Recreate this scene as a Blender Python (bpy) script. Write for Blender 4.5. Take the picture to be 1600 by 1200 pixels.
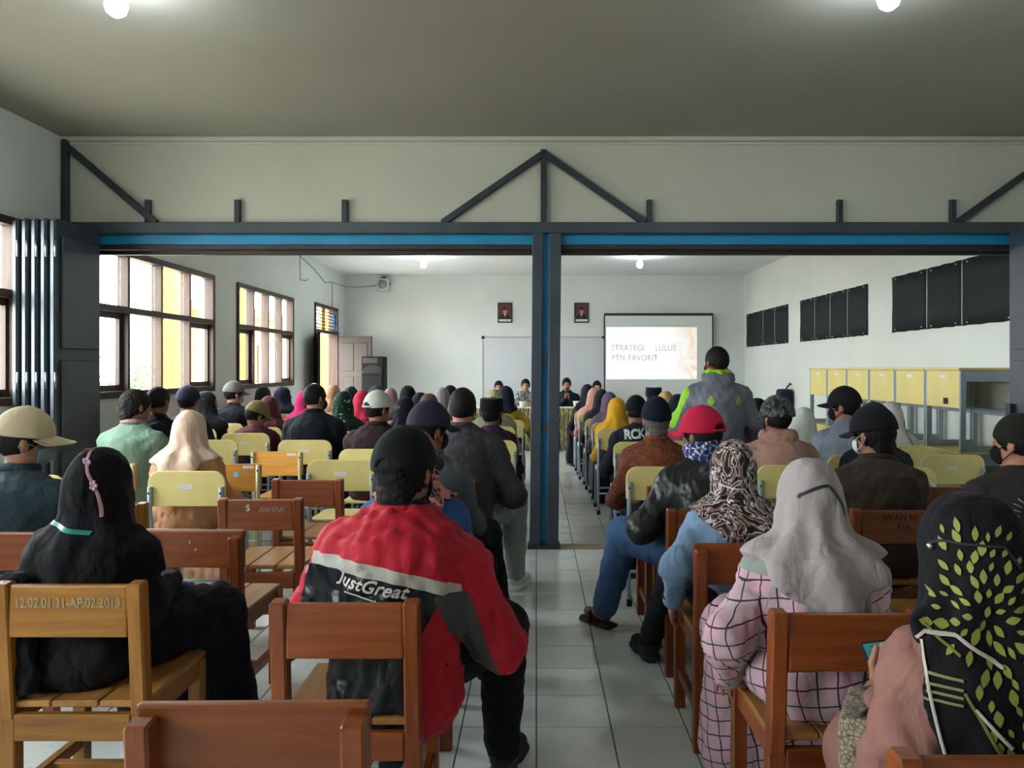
import bpy, bmesh, math, random
import numpy as np
from mathutils import Vector, Matrix
from mathutils.bvhtree import BVHTree

for o in list(bpy.data.objects):
    bpy.data.objects.remove(o)
SC = bpy.context.scene
COL = SC.collection
rnd = random.Random(7)

# ------------------------------------------------------------------ camera
EYE = 1.44                      # phone held at chest height, room axis = +Y
cam_d = bpy.data.cameras.new('camera')
cam = bpy.data.objects.new('camera', cam_d)
COL.objects.link(cam)
cam.location = (0, 0, EYE)
cam.rotation_euler = (math.radians(90), 0, 0)
cam_d.sensor_width = 36
cam_d.lens = 27
cam_d.shift_x = -38 / 1600
cam_d.shift_y = -25 / 1600
cam_d.clip_start = 0.05
SC.camera = cam

# ------------------------------------------------------------------ daylight and exposure
SC.view_settings.view_transform = 'Standard'
SC.view_settings.look = 'None'
SC.view_settings.gamma = 1.0
SC.view_settings.use_curve_mapping = False
SC.view_settings.exposure = 0.62
w = bpy.data.worlds.new('sky')
SC.world = w
w.use_nodes = True
bg = w.node_tree.nodes['Background']
bg.inputs['Color'].default_value = (0.93, 0.97, 1.0, 1)       # bright overcast sky
bg.inputs['Strength'].default_value = 19.0
SC.cycles.max_bounces = 7
SC.cycles.diffuse_bounces = 4
SC.cycles.glossy_bounces = 3
SC.cycles.transmission_bounces = 4
SC.cycles.sample_clamp_indirect = 6
SC.cycles.use_denoising = True
SC.cycles.adaptive_threshold = 0.02

# room layout (metres): near classroom Y -1.6..6.13, far classroom 6.13..15.3
XL, XR = -3.80, 4.14
YB, YP, YF = -1.6, 6.13, 15.30
HC = 3.29
NEAR_WINS = [(-1.2, 1.6), (3.1, 5.62)]
FAR_WINS = [(6.50, 9.03), (9.74, 11.97)]
WZ0, WZ1 = 1.18, 2.52
DY0, DY1, DZ1 = 13.14, 14.66, 2.57      # double door with transom
def portal(y0, y1, z0, z1):
    l = bpy.data.lights.new('window_portal', 'AREA')
    l.shape = 'RECTANGLE'; l.size = z1 - z0; l.size_y = y1 - y0
    l.cycles.is_portal = True
    o = bpy.data.objects.new('window_portal', l); COL.objects.link(o)
    o.location = (XL - 0.2, (y0 + y1) / 2, (z0 + z1) / 2)
    o.rotation_euler = (0, math.radians(-90), 0)
for y0, y1 in NEAR_WINS + FAR_WINS:
    portal(y0, y1, WZ0, WZ1)
portal(DY0, DY1, 0, DZ1)

# ------------------------------------------------------------------ helpers: objects
def lin(h):
    h = h.lstrip('#')
    v = [int(h[i:i+2], 16) / 255 for i in (0, 2, 4)]
    return tuple(x / 12.92 if x <= .04045 else ((x + .055) / 1.055) ** 2.4 for x in v) + (1,)

def put(name, mesh, mat=None, parent=None, loc=None, rotz=None):
    o = bpy.data.objects.new(name, mesh)
    COL.objects.link(o)
    if mat is not None and mesh is not None:
        if len(mesh.materials) == 0:
            mesh.materials.append(mat)
        elif mesh.materials[0] != mat:
            o.material_slots[0].link = 'OBJECT'
            o.material_slots[0].material = mat
    if parent: o.parent = parent
    if loc is not None: o.location = loc
    if rotz is not None: o.rotation_euler = (0, 0, rotz)
    return o
def empty(name, loc=(0, 0, 0), rotz=0):
    o = bpy.data.objects.new(name, None); COL.objects.link(o)
    o.location = loc; o.rotation_euler = (0, 0, rotz); o.empty_display_size = .1
    return o
def tag(o, label, cat, group=None, kind=None):
    o['label'] = label; o['category'] = cat
    if group: o['group'] = group
    if kind: o['kind'] = kind
    return o
def structure(o, label=None):
    o['kind'] = 'structure'
    if label: o['label'] = label
    return o
def copy_tree(o, parent=None):
    c = o.copy(); COL.objects.link(c)
    if parent: c.parent = parent
    for ch in list(o.children):
        copy_tree(ch, c)
    return c

def mesh_np(name, V, F, smooth=True):
    V = np.asarray(V, np.float32); F = np.asarray(F, np.int32)
    me = bpy.data.meshes.new(name)
    n = F.shape[1]
    me.vertices.add(len(V)); me.vertices.foreach_set('co', V.ravel())
    me.loops.add(F.size); me.loops.foreach_set('vertex_index', F.ravel())
    me.polygons.add(len(F))
    me.polygons.foreach_set('loop_start', np.arange(0, F.size, n, dtype=np.int32))
    me.polygons.foreach_set('loop_total', np.full(len(F), n, np.int32))
    me.polygons.foreach_set('use_smooth', np.full(len(F), bool(smooth), bool))
    me.update(calc_edges=True)
    return me

class MB:
    """collects shapes into one mesh"""
    def __init__(s): s.bm = bmesh.new()
    def box(s, lo, hi, bev=0, seg=1, M=None):
        c = [(a + b) / 2 for a, b in zip(lo, hi)]; d = [b - a for a, b in zip(lo, hi)]
        r = bmesh.ops.create_cube(s.bm, size=1)
        vs = r['verts']
        bmesh.ops.scale(s.bm, vec=d, verts=vs)
        bmesh.ops.translate(s.bm, vec=c, verts=vs)
        if M: bmesh.ops.transform(s.bm, matrix=M, verts=vs)
        if bev:
            es = list({e for v in vs for e in v.link_edges})
            bmesh.ops.bevel(s.bm, geom=es, offset=bev, segments=seg, affect='EDGES', profile=.6)
        return s
    def bar(s, a, b, w, d, bev=0, up=(0, 0, 1)):
        a, b = Vector(a), Vector(b); L = (b - a).length
        z = (b - a).normalized(); u = Vector(up)
        x = u.cross(z)
        if x.length < 1e-4: x = Vector((1, 0, 0)).cross(z)
        x.normalize(); y = z.cross(x)
        M = Matrix((x, y, z)).transposed().to_4x4(); M.translation = (a + b) / 2
        return s.box((-w/2, -d/2, -L/2), (w/2, d/2, L/2), bev, M=M)
    def tube(s, pts, r, n=8, cap=True):
        pts = [Vector(p) for p in pts]; rings = []
        prev = None
        for i, p in enumerate(pts):
            t = (pts[min(i+1, len(pts)-1)] - pts[max(i-1, 0)]).normalized()
            if prev is None:
                x = t.orthogonal().normalized()
            else:
                x = (prev - t * prev.dot(t)).normalized()
            prev = x; y = t.cross(x)
            rr = r[i] if isinstance(r, (list, tuple)) else r
            rings.append([s.bm.verts.new(p + (x * math.cos(2*math.pi*k/n) + y * math.sin(2*math.pi*k/n)) * rr) for k in range(n)])
        for A, B in zip(rings, rings[1:]):
            for k in range(n):
                f = s.bm.faces.new((A[k], A[(k+1) % n], B[(k+1) % n], B[k])); f.smooth = True
        if cap:
            s.bm.faces.new(rings[0][::-1]); s.bm.faces.new(rings[-1])
        return s
    def lathe(s, prof, n=20, c=(0, 0, 0), sx=1, sy=1, smooth=True):
        rings = []
        for r, z in prof:
            rings.append([s.bm.verts.new((c[0] + r*sx*math.cos(2*math.pi*k/n), c[1] + r*sy*math.sin(2*math.pi*k/n), c[2] + z)) for k in range(n)])
        for A, B in zip(rings, rings[1:]):
            for k in range(n):
                f = s.bm.faces.new((A[k], A[(k+1) % n], B[(k+1) % n], B[k])); f.smooth = smooth
        s.bm.faces.new(rings[0][::-1]); s.bm.faces.new(rings[-1])
        return s
    def prism(s, poly, lo, hi, axis='y', bev=0):
        def P(u, v, t):
            return {'y': (u, t, v), 'x': (t, u, v), 'z': (u, v, t)}[axis]
        A = [s.bm.verts.new(P(u, v, lo)) for u, v in poly]; B = [s.bm.verts.new(P(u, v, hi)) for u, v in poly]
        fs = [s.bm.faces.new(A), s.bm.faces.new(B[::-1])]
        n = len(poly)
        for k in range(n):
            fs.append(s.bm.faces.new((A[(k+1) % n], A[k], B[k], B[(k+1) % n])))
        bmesh.ops.recalc_face_normals(s.bm, faces=fs)
        if bev:
            es = list({e for f in fs[:2] for e in f.edges})
            bmesh.ops.bevel(s.bm, geom=es, offset=bev, segments=1, affect='EDGES')
        return s
    def ball(s, c, r, n=12, sc=(1, 1, 1)):
        q = bmesh.ops.create_uvsphere(s.bm, u_segments=n, v_segments=max(6, n*2//3), radius=r)
        bmesh.ops.scale(s.bm, vec=sc, verts=q['verts']); bmesh.ops.translate(s.bm, vec=c, verts=q['verts'])
        for v in q['verts']:
            for f in v.link_faces: f.smooth = True
        return s
    def mesh(s, name='mesh'):
        me = bpy.data.meshes.new(name); s.bm.to_mesh(me); s.bm.free(); return me
    def build(s, name, mat, parent=None, loc=None, rotz=None):
        return put(name, s.mesh(name), mat, parent, loc, rotz)

def text_mesh(txt, size=1, bold=0.0, shear=0.0, extrude=0.0, spacing=1.0, align='CENTER'):
    cu = bpy.data.curves.new('text', 'FONT'); cu.body = txt; cu.size = size
    cu.offset = bold; cu.shear = shear; cu.extrude = extrude; cu.space_character = spacing
    cu.align_x = align; cu.resolution_u = 3
    o = bpy.data.objects.new('text_tmp', cu); COL.objects.link(o)
    dg = bpy.context.evaluated_depsgraph_get()
    me = bpy.data.meshes.new_from_object(o.evaluated_get(dg))
    bpy.data.objects.remove(o); bpy.data.curves.remove(cu)
    return me
def upright_text(name, txt, size, mat, parent, loc, bold=0, shear=0, sx=1.0, spacing=1.0, align='CENTER', rz=0):
    """flat lettering in the XZ plane, readable from -Y"""
    me = text_mesh(txt, size, bold, shear, 0, spacing, align)
    M = Matrix.Translation(loc) @ Matrix.Rotation(rz, 4, 'Z') @ Matrix.Rotation(math.radians(90), 4, 'X') @ Matrix.Diagonal((sx, 1, 1, 1))
    me.transform(M)
    return put(name, me, mat, parent)

# ------------------------------------------------------------------ helpers: materials
class NT:
    def __init__(s, name):
        s.m = bpy.data.materials.new(name); s.m.use_nodes = True
        s.t = s.m.node_tree; s.b = s.t.nodes['Principled BSDF']
        s._co = None
    def n(s, typ, **kw):
        q = s.t.nodes.new(typ)
        for k, v in kw.items(): setattr(q, k, v)
        return q
    def l(s, a, b): s.t.links.new(a, b)
    def co(s, scale=(1, 1, 1), rot=(0, 0, 0), gen='Object'):
        tc = s.n('ShaderNodeTexCoord'); mp = s.n('ShaderNodeMapping')
        mp.inputs['Scale'].default_value = scale; mp.inputs['Rotation'].default_value = rot
        s.l(tc.outputs[gen], mp.inputs['Vector']); return mp.outputs['Vector']
    def noise(s, scale, vec=None, detail=3, rough=.5, dist=0):
        q = s.n('ShaderNodeTexNoise'); q.inputs['Scale'].default_value = scale
        q.inputs['Detail'].default_value = detail; q.inputs['Roughness'].default_value = rough; q.inputs['Distortion'].default_value = dist
        s.l(vec or s.co(), q.inputs['Vector']); return q.outputs['Fac']
    def ramp(s, fac, stops, interp='LINEAR'):
        q = s.n('ShaderNodeValToRGB'); cr = q.color_ramp; cr.interpolation = interp
        while len(cr.elements) < len(stops): cr.elements.new(.5)
        for e, (p, c) in zip(cr.elements, stops): e.position = p; e.color = c
        s.l(fac, q.inputs['Fac']); return q.outputs['Color']
    def mix(s, fac, a, b):
        q = s.n('ShaderNodeMix', data_type='RGBA')
        for v, i in ((fac, 0), (a, 6), (b, 7)):
            if hasattr(v, 'is_linked'): s.l(v, q.inputs[i])
            else: q.inputs[i].default_value = v
        return q.outputs[2]
    def math(s, op, a, b=None, c=None):
        q = s.n('ShaderNodeMath', operation=op)
        for i, v in enumerate((a, b, c)):
            if v is None: continue
            if hasattr(v, 'is_linked'): s.l(v, q.inputs[i])
            else: q.inputs[i].default_value = v
        return q.outputs[0]
    def sep(s, vec):
        q = s.n('ShaderNodeSeparateXYZ'); s.l(vec, q.inputs[0]); return q.outputs
    def bump(s, h, strength=.3, dist=.01, normal=None):
        q = s.n('ShaderNodeBump'); q.inputs['Strength'].default_value = strength; q.inputs['Distance'].default_value = dist
        s.l(h, q.inputs['Height'])
        if normal: s.l(normal, q.inputs['Normal'])
        s.l(q.outputs['Normal'], s.b.inputs['Normal']); return q.outputs['Normal']
    def base(s, v):
        if hasattr(v, 'is_linked'): s.l(v, s.b.inputs['Base Color'])
        else: s.b.inputs['Base Color'].default_value = v
    def set(s, rough=.6, metal=0, spec=.5, sheen=0):
        s.b.inputs['Roughness'].default_value = rough; s.b.inputs['Metallic'].default_value = metal
        s.b.inputs['Specular IOR Level'].default_value = spec
        if sheen: s.b.inputs['Sheen Weight'].default_value = sheen
        return s
def sc3(c, f): return (min(1, c[0]*f), min(1, c[1]*f), min(1, c[2]*f), 1)
_mc = {}
def plain(hexc, rough=.6, var=.12, vs=6, bump=.0, bs=60, metal=0, spec=.5, key=None):
    k = (hexc, rough, var, vs, bump, bs, metal, spec)
    if k in _mc: return _mc[k]
    t = NT('paint_' + hexc.strip('#')); c = lin(hexc)
    t.base(t.ramp(t.noise(vs), [(.3, sc3(c, 1 - var)), (.7, sc3(c, 1 + var))]))
    t.set(rough, metal, spec)
    if bump: t.bump(t.noise(bs, detail=4), bump, .004)
    _mc[k] = t.m; return t.m
def cloth(hexc, rough=.85, var=.13, weave=500, crease=.35, spec=.2, sheen=.03):
    k = ('cl', hexc, rough, var, crease)
    if k in _mc: return _mc[k]
    t = NT('cloth_' + hexc.strip('#')); c = lin(hexc)
    t.base(t.ramp(t.noise(5, detail=4), [(.3, sc3(c, 1 - var)), (.7, sc3(c, 1 + var))]))
    t.set(rough, 0, spec, sheen)
    a = t.math('ABSOLUTE', t.math('SUBTRACT', t.noise(11, t.co((1, 1, .55)), detail=3, dist=.9), .5))
    t.bump(t.math('ADD', t.math('MULTIPLY', a, 1.6), t.math('MULTIPLY', t.noise(30, detail=3), .25)), crease, .03)
    _mc[k] = t.m; return t.m
def wood(name, dark, light, rough=.42, axis='x', bumpy=.08):
    t = NT(name)
    scl = {'x': (1.2, 14, 14), 'z': (14, 14, 1.2), 'y': (14, 1.2, 14)}[axis]
    g = t.noise(2.2, t.co(scl), detail=5, rough=.6, dist=.6)
    wear = t.noise(7, detail=4)
    col = t.ramp(g, [(.25, lin(dark)), (.75, lin(light))])
    col = t.mix(t.math('MULTIPLY', t.math('GREATER_THAN', wear, .70), .25), col, lin('#3a2114'))
    oi = t.n('ShaderNodeObjectInfo')
    hs = t.n('ShaderNodeHueSaturation')
    t.l(t.math('MULTIPLY_ADD', oi.outputs['Random'], .45, .78), hs.inputs['Value']); t.l(col, hs.inputs['Color'])
    t.base(hs.outputs['Color'])
    t.set(rough, 0, .45); t.bump(g, bumpy, .003)
    return t.m
def emit(name, hexc, strength):
    t = NT(name); t.b.inputs['Emission Color'].default_value = lin(hexc); t.b.inputs['Emission Strength'].default_value = strength
    t.base(lin(hexc)); return t.m

# ------------------------------------------------------------------ the room
def wall_mat(name, hexc, rough=.75):
    t = NT(name); c = lin(hexc)
    n1 = t.noise(1.3, detail=5); n2 = t.noise(9, detail=3)
    col = t.ramp(n1, [(.3, sc3(c, .95)), (.7, sc3(c, 1.03))])
    t.base(t.mix(t.math('MULTIPLY', t.math('GREATER_THAN', n2, .74), .12), col, lin('#b8b4a4')))
    t.set(rough, 0, .3); t.bump(t.noise(40, detail=4), .12, .004); return t.m
M_WALL = wall_mat('wall_paint', '#d6dbd6')
M_WALLN = wall_mat('wall_paint_cream', '#bcbdae')
M_CEIL = wall_mat('ceiling_paint_dimmed', '#97958a')  # weaker light of the near room put into a darker ceiling colour
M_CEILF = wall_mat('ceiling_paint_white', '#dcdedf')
M_STEEL = plain('#384149', .45, .15, 4, .05, 30, 0, .5)
M_STEELD = plain('#282f35', .5, .15, 5)
M_BLUE = plain('#0f7fae', .5, .1, 4)
M_TRACK = plain('#2a2220', .55, .3, 8)
M_FWOOD = wood('window_wood', '#291a12', '#473020', .55, 'z')
M_GROUT = plain('#4a504c', .8)
def tile_mat():
    t = NT('floor_tile'); oi = t.n('ShaderNodeObjectInfo')
    c = t.ramp(oi.outputs['Random'], [(0, lin('#d8dfdc')), (1, lin('#e4e9e6'))])
    sm = t.noise(5, t.co(gen='Generated'), detail=5)
    t.base(t.mix(t.math('MULTIPLY', t.math('GREATER_THAN', sm, .62), .12), c, lin('#8f9890')))
    t.set(.16, 0, .5)
    r = t.math('MULTIPLY_ADD', t.noise(6, detail=4), .22, .06); t.l(r, t.b.inputs['Roughness'])
    t.bump(t.noise(3, detail=2), .04, .01)
    return t.m
M_TILE = tile_mat()
def glass_mat():
    m = bpy.data.materials.new('window_glass'); m.use_nodes = True; t = m.node_tree; t.nodes.clear()
    o = t.nodes.new('ShaderNodeOutputMaterial'); mx = t.nodes.new('ShaderNodeMixShader')
    tr = t.nodes.new('ShaderNodeBsdfTransparent'); gl = t.nodes.new('ShaderNodeBsdfGlossy'); gl.inputs['Roughness'].default_value = .02
    mx.inputs[0].default_value = .05
    tr.inputs['Color'].default_value = (.95, .97, .97, 1)
    t.links.new(tr.outputs[0], mx.inputs[1]); t.links.new(gl.outputs[0], mx.inputs[2]); t.links.new(mx.outputs[0], o.inputs[0])
    return m
M_GLASS = glass_mat()

# floor: slab, the tiles one sees best as single tiles, the others joined
floor = structure(MB().box((XL - .15, YB - .15, -.12), (XR + .15, YF + .15, -.004)).build('floor', M_GROUT))
tile_me = MB().box((-.1475, -.1475, -.012), (.1475, .1475, 0), .0015).mesh('tile')
tile_me.materials.append(M_TILE)
cells = []
for i in range(int((XL) / .3) - 1, int(XR / .3) + 1):
    for j in range(int(YB / .3) - 1, int(YF / .3) + 1):
        cx, cy = .15 + .3 * i, .23 + .3 * j
        x0, x1, y0, y1 = max(cx - .15, XL), min(cx + .15, XR), max(cy - .15, YB), min(cy + .15, YF)
        if x1 - x0 < .02 or y1 - y0 < .02: continue
        full = x1 - x0 > .299 and y1 - y0 > .299
        if cy > .5:
            px, py = 838 + 1200 * cx / cy, 575 + 1200 * EYE / cy
            seen = 0 < px < 1600 and py < 1200
        else: seen = False
        aisle = -.65 < cx < .75
        left_gap = -2.3 < cx < -.6 and cy < 5.2
        pr = cy + (0 if aisle else 3 if left_gap else 7 if cx > 0 else 12) if seen and full else 99
        cells.append((pr, cx, cy, x0, x1, y0, y1))
cells.sort()
for c in cells[:300]:
    o = put('tile', tile_me, None, floor, (c[1], c[2], 0))
V, F = [], []
for c in cells[300:]:
    x0, x1, y0, y1 = c[3] + .0025, c[4] - .0025, c[5] + .0025, c[6] - .0025
    b = len(V)
    for z in (-.012, 0):
        V += [(x0, y0, z), (x1, y0, z), (x1, y1, z), (x0, y1, z)]
    F += [(b+4, b+5, b+6, b+7), (b, b+1, b+5, b+4), (b+1, b+2, b+6, b+5), (b+2, b+3, b+7, b+6), (b+3, b, b+4, b+7)]
o = put('tile_field', mesh_np('tile_field', V, F, False), M_TILE, floor); o['kind'] = 'stuff'
o = structure(MB().box((XL, YP - .03, -.004), (XR, YP + .12, .012), .004).build('trim_1', plain('#9a937f', .6, .2)), 'beige threshold strip under the steel partition')

# walls
lw = MB()
def wall_x(mb, x0, x1, y0, y1, holes, zt):
    ys = y0
    for a, b, z0, z1 in sorted(holes):
        mb.box((x0, ys, 0), (x1, a, zt))
        if z0 > 0: mb.box((x0, a, 0), (x1, b, z0))
        mb.box((x0, a, z1), (x1, b, zt)); ys = b
    mb.box((x0, ys, 0), (x1, y1, zt))
holes = [(a, b, WZ0, WZ1) for a, b in NEAR_WINS + FAR_WINS] + [(DY0, DY1, 0, DZ1)]
wall_x(lw, XL - .15, XL, YB, YF, holes, HC)
structure(lw.build('wall_left', M_WALL))
structure(MB().box((XR, YB, 0), (XR + .15, YF, HC)).build('wall_right', M_WALL))
structure(MB().box((XL - .15, YF, 0), (XR + .15, YF + .15, HC)).build('wall_front', M_WALL))
structure(MB().box((XL - .15, YB - .15, 0), (XR + .15, YB, HC)).build('wall_back', M_WALLN))
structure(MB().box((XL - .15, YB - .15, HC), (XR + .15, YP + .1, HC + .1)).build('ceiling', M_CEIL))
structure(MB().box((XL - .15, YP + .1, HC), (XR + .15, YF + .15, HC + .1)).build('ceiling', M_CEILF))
structure(MB().box((XL, YP + .04, 2.55), (XR, YP + .17, HC)).build('wall_partition', M_WALLN), 'cream wall above the steel partition beam')
for i, (lo, hi) in enumerate([((XL, YP - .01, HC - .035), (XR, YP + .04, HC)), ((XL, YP + .02, HC - .06), (XR, YP + .04, HC - .035))]):
    structure(MB().box(lo, hi, .006).build('trim_%d' % (i + 2), M_WALLN))
structure(MB().box((XL, YF - .012, 0), (XR, YF, .1), .003).build('baseboard_front', plain('#a9b0ab', .3)))
structure(MB().box((XR - .012, YB, 0), (XR, YF, .1), .003).build('baseboard_right', plain('#a9b0ab', .3)))

# windows in the left wall: 4 x 2 lights, outer lower lights with opening sashes
def window(n, y0, y1):
    xo, xi = XL - .085, XL + .025
    f = MB()
    t = .05
    f.box((xo, y0 - .01, WZ0 - .01), (xi, y0 + t, WZ1 + .01), .004); f.box((xo, y1 - t, WZ0 - .01), (xi, y1 + .01, WZ1 + .01), .004)
    f.box((xo, y0 + t, WZ1 - t), (xi, y1 - t, WZ1 + .01), .004); f.box((xo, y0 + t, WZ0 - .01), (xi, y1 - t, WZ0 + t), .004)
    root = structure(f.build('window_%d' % n, M_FWOOD), 'dark wooden window frame in the left wall')
    zm = 1.975
    MB().box((xo, y0 + t, zm - .03), (xi, y1 - t, zm + .03), .004).build('transom_rail', M_FWOOD, root)
    step = (y1 - y0) / 4
    for k in range(1, 4):
        yc = y0 + step * k
        MB().box((xo, yc - .02, WZ0 + t), (xi - .005, yc + .02, WZ1 - t), .003).build('mullion', M_FWOOD, root)
    for k in range(4):
        a, b = y0 + step * k + .025, y0 + step * (k + 1) - .025
        for z0, z1, low in ((WZ0 + t, zm - .03, 1), (zm + .03, WZ1 - t, 0)):
            e = .03 if low and k in (0, 3) else 0
            if e:
                s = MB()
                s.box((XL - .07, a, z0), (XL - .03, a + .055, z1)); s.box((XL - .07, b - .055, z0), (XL - .03, b, z1))
                s.box((XL - .07, a + .055, z0), (XL - .03, b - .055, z0 + .055)); s.box((XL - .07, a + .055, z1 - .055), (XL - .03, b - .055, z1))
                s.build('sash', M_FWOOD, root)
            MB().box((XL - .052, a + e, z0 + e), (XL - .048, b - e, z1 - e)).build('pane', M_GLASS, root)
    return root
for i, (a, b) in enumerate(NEAR_WINS + FAR_WINS):
    window(i + 1, a, b)

# double door with louvred transom
dfr = MB(); t = .055; xo, xi = XL - .16, XL + .025
dfr.box((xo, DY0, 0), (xi, DY0 + t, DZ1), .004); dfr.box((xo, DY1 - t, 0), (xi, DY1, DZ1), .004)
dfr.box((xo, DY0 + t, DZ1 - t), (xi, DY1 - t, DZ1), .004); dfr.box((xo, DY0 + t, 2.06), (xi, DY1 - t, 2.12), .004)
door = structure(dfr.build('door_1', M_FWOOD), 'dark wooden double door frame with slatted transom')
for k in range(6):
    z = 2.16 + .06 * k
    MB().bar((XL - .06, DY0 + t, z), (XL - .06, DY1 - t, z), .05, .014).build('slat', M_FWOOD, door)
MB().box((XL - .08, 13.88, 2.12), (XL - .03, 13.93, DZ1 - t)).build('transom_post', M_FWOOD, door)
M_LEAF = wood('door_wood', '#1a1310', '#2a1f1a', .6, 'z')
def leaf(hy, ang, sgn, name):
    e = empty('door_leaf', (XL + .03, hy, 0), ang); e.parent = door
    w_, h_ = .68, 2.04
    MB().box((0, -.018, .01), (w_, .018, h_), .004).build('door_panel', M_LEAF, e)
    for z0, z1 in ((.15, .62), (.72, 1.28), (1.38, 1.92)):
        for x0, x1 in ((.08, .32), (.36, .60)):
            MB().box((x0, -.026, z0), (x1, .026, z1), .008).build('raised_panel', M_LEAF, e)
    MB().box((w_ - .06, -.035, 1.0), (w_ - .035, .035, 1.12), .004).build('door_handle', plain('#8d8a80', .3, metal=1), e)
leaf(DY0 + .02, math.radians(-70), 1, 'a')
leaf(DY1 - .02, math.radians(-12), 1, 'b')
cl = MB()
for k in range(7): cl.ball((XL + .03, 14.35 + .04 * (k % 3), 2.2 + .035 * k), .05, 8, (.4, 1, .9))
tag(cl.build('blue_cloth', cloth('#1f6fb0')), 'blue cloth stuffed into the slats above the double door', 'cloth')

# outside the windows: paving, yellow veranda pillars, neighbouring building, shrubs
structure(MB().box((-30, -12, -.2), (XL - .15, 45, -.05)).build('ground', plain('#b9b4a8', .9, .15, 2)), 'pale paved yard outside the windows')
M_YEL = plain('#e8b90e', .7, .08)
names = ['yellow pillar seen through the near left window', 'yellow pillar seen through the first window past the partition', 'yellow pillar seen at the edge of the second window', 'yellow pillar seen through the open double door']
for (y, nm) in zip((5.9, 11.45, 14.25, 20.2), names):
    r = empty('pillar', (-5.5, y, -.05))
    MB().box((-.16, -.16, 0), (.16, .16, 3.3), .01).build('shaft', M_YEL, r)
    MB().box((-.2, -.2, 0), (.2, .2, .35), .01).build('plinth', plain('#9a9388', .8), r)
    tag(r, nm, 'pillar', 'yellow veranda pillars')
b = empty('building', (-9, 24, -.05))
MB().box((-.2, -4, 0), (.2, 8, 3.0)).build('wall', plain('#d9762f', .8, .1), b)
MB().box((-.6, -4.4, 3.0), (.6, 8.4, 3.25)).build('roof', plain('#8a4a30', .8), b)
for k in range(3):
    wn = MB().box((.2, -3 + 3.2 * k, 1), (.26, -1.4 + 3.2 * k, 2.2), .01).build('window', plain('#3c2a22', .5), b)
    MB().box((.262, -2.9 + 3.2 * k, 1.1), (.27, -1.5 + 3.2 * k, 2.1)).build('pane', plain('#9fb4bd', .1), wn)
tag(b, 'orange walled building across the yard behind the windows', 'building')
b = empty('garden_wall', (-9.6, 7, -.05))
for j in range(5):
    MB().box((-.1, -3 + 2.4 * j, 0), (.1, -.6 + 2.4 * j, 1.15), .01).build('panel', plain('#a35f43', .9, .25, 14), b)
MB().box((-.14, -3.05, 1.15), (.14, 9.05, 1.22), .01).build('coping', plain('#c9c0b0', .9), b)
tag(b, 'low red brick garden wall across the yard', 'wall')
def bush(x, y, h, label, hexc):
    rr = random.Random(int(x * 31 + y * 17)); r = empty('shrub', (x, y, -.05))
    V, F = [], []
    for k in range(420):
        a, e, q = rr.uniform(0, 6.28), rr.uniform(-.3, 1.4), rr.uniform(.5, 1) * h * .5
        c = Vector((q * math.cos(a) * math.cos(e), q * math.sin(a) * math.cos(e), h * .55 + q * math.sin(e)))
        d = Vector((rr.uniform(-1, 1), rr.uniform(-1, 1), rr.uniform(-.4, 1))).normalized(); s_ = d.orthogonal().normalized()
        L = rr.uniform(.08, .16); i0 = len(V)
        V += [c, c + d * L * .5 + s_ * L * .28, c + d * L, c + d * L * .5 - s_ * L * .28]; F.append((i0, i0+1, i0+2, i0+3))
    put('foliage', mesh_np('foliage', [tuple(v) for v in V], F, False), plain(hexc, .6, .3, 9), r)
    st = MB()
    for k in range(5): st.tube([(0, 0, 0), (.1*math.cos(k*1.3), .1*math.sin(k*1.3), h*.35), (.3*math.cos(k*1.3), .3*math.sin(k*1.3), h*.75)], [.025, .018, .008], 6)
    st.build('stem', plain('#5a4632', .9), r)
    tag(r, label, 'shrub')
bush(-7.3, 14.2, 1.5, 'leafy green shrub in the yard behind the first far window', '#5f8a4c')
bush(-7.2, 10.2, 2.8, 'tall bright green shrub outside the near left window', '#6fa83c')
bush(-6.6, 12.6, 1.3, 'small green shrub beside the yellow pillar outside', '#56804a')

# ------------------------------------------------------------------ steel partition frame
pf = empty('steel_partition_frame', (0, YP, 0))
def pbox(name, lo, hi, mat, bev=.004, parent=pf): return MB().box(lo, hi, bev).build(name, mat, parent)
pbox('beam', (XL + .005, -.03, 2.512), (XR - .005, .10, 2.60), M_STEEL)
pbox('lower_rail', (XL + .005, .10, 2.36), (XR - .005, .16, 2.44), M_TRACK)
pbox('lower_rail', (XL + .005, .03, 2.39), (XR - .005, .10, 2.43), M_TRACK)
pbox('blue_channel', (XL + .005, .04, 2.43), (XR - .005, .06, 2.512), M_BLUE)['label'] = 'bright blue painted channel under the beam'
col = empty('centre_column', (0.06, 0, 0)); col.parent = pf; col.rotation_euler = (0, math.radians(.55), 0)
MB().box((-.115, -.03, 0.01), (-.03, .09, 2.515), .005).build('post', M_STEEL, col)
MB().box((.022, -.03, 0.01), (.115, .09, 2.515), .005).build('post', M_STEEL, col)
MB().box((-.03, .02, 0.01), (.022, .05, 2.515)).build('blue_channel', M_BLUE, col)
for z in (1.52, .96):
    MB().box((-.03, -.012, z - .02), (.022, .02, z + .02), .003).build('crosspiece', M_STEEL, col)
MB().box((-.13, -.04, 0), (.13, .1, .035), .004).build('foot_plate', M_STEELD, col)
for x in (-3.106, -2.39, -1.532, .904, 2.426, 3.33):
    pbox('stub', (x - .022, -.005, 2.60), (x + .022, .035, 2.785), M_STEELD)
def brace(a, b): MB().bar((a[0], .012, a[1]), (b[0], .012, b[1]), .05, .05, .004, up=(0, 1, 0)).build('brace', M_STEELD, pf)
pbox('king_post', (-3.79, -.01, 2.60), (-3.74, .035, 3.27), M_STEELD)
brace((-3.74, 3.2), (-3.04, 2.60))
pbox('king_post', (.035, -.01, 2.60), (.085, .035, 3.185), M_STEELD)
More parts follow.
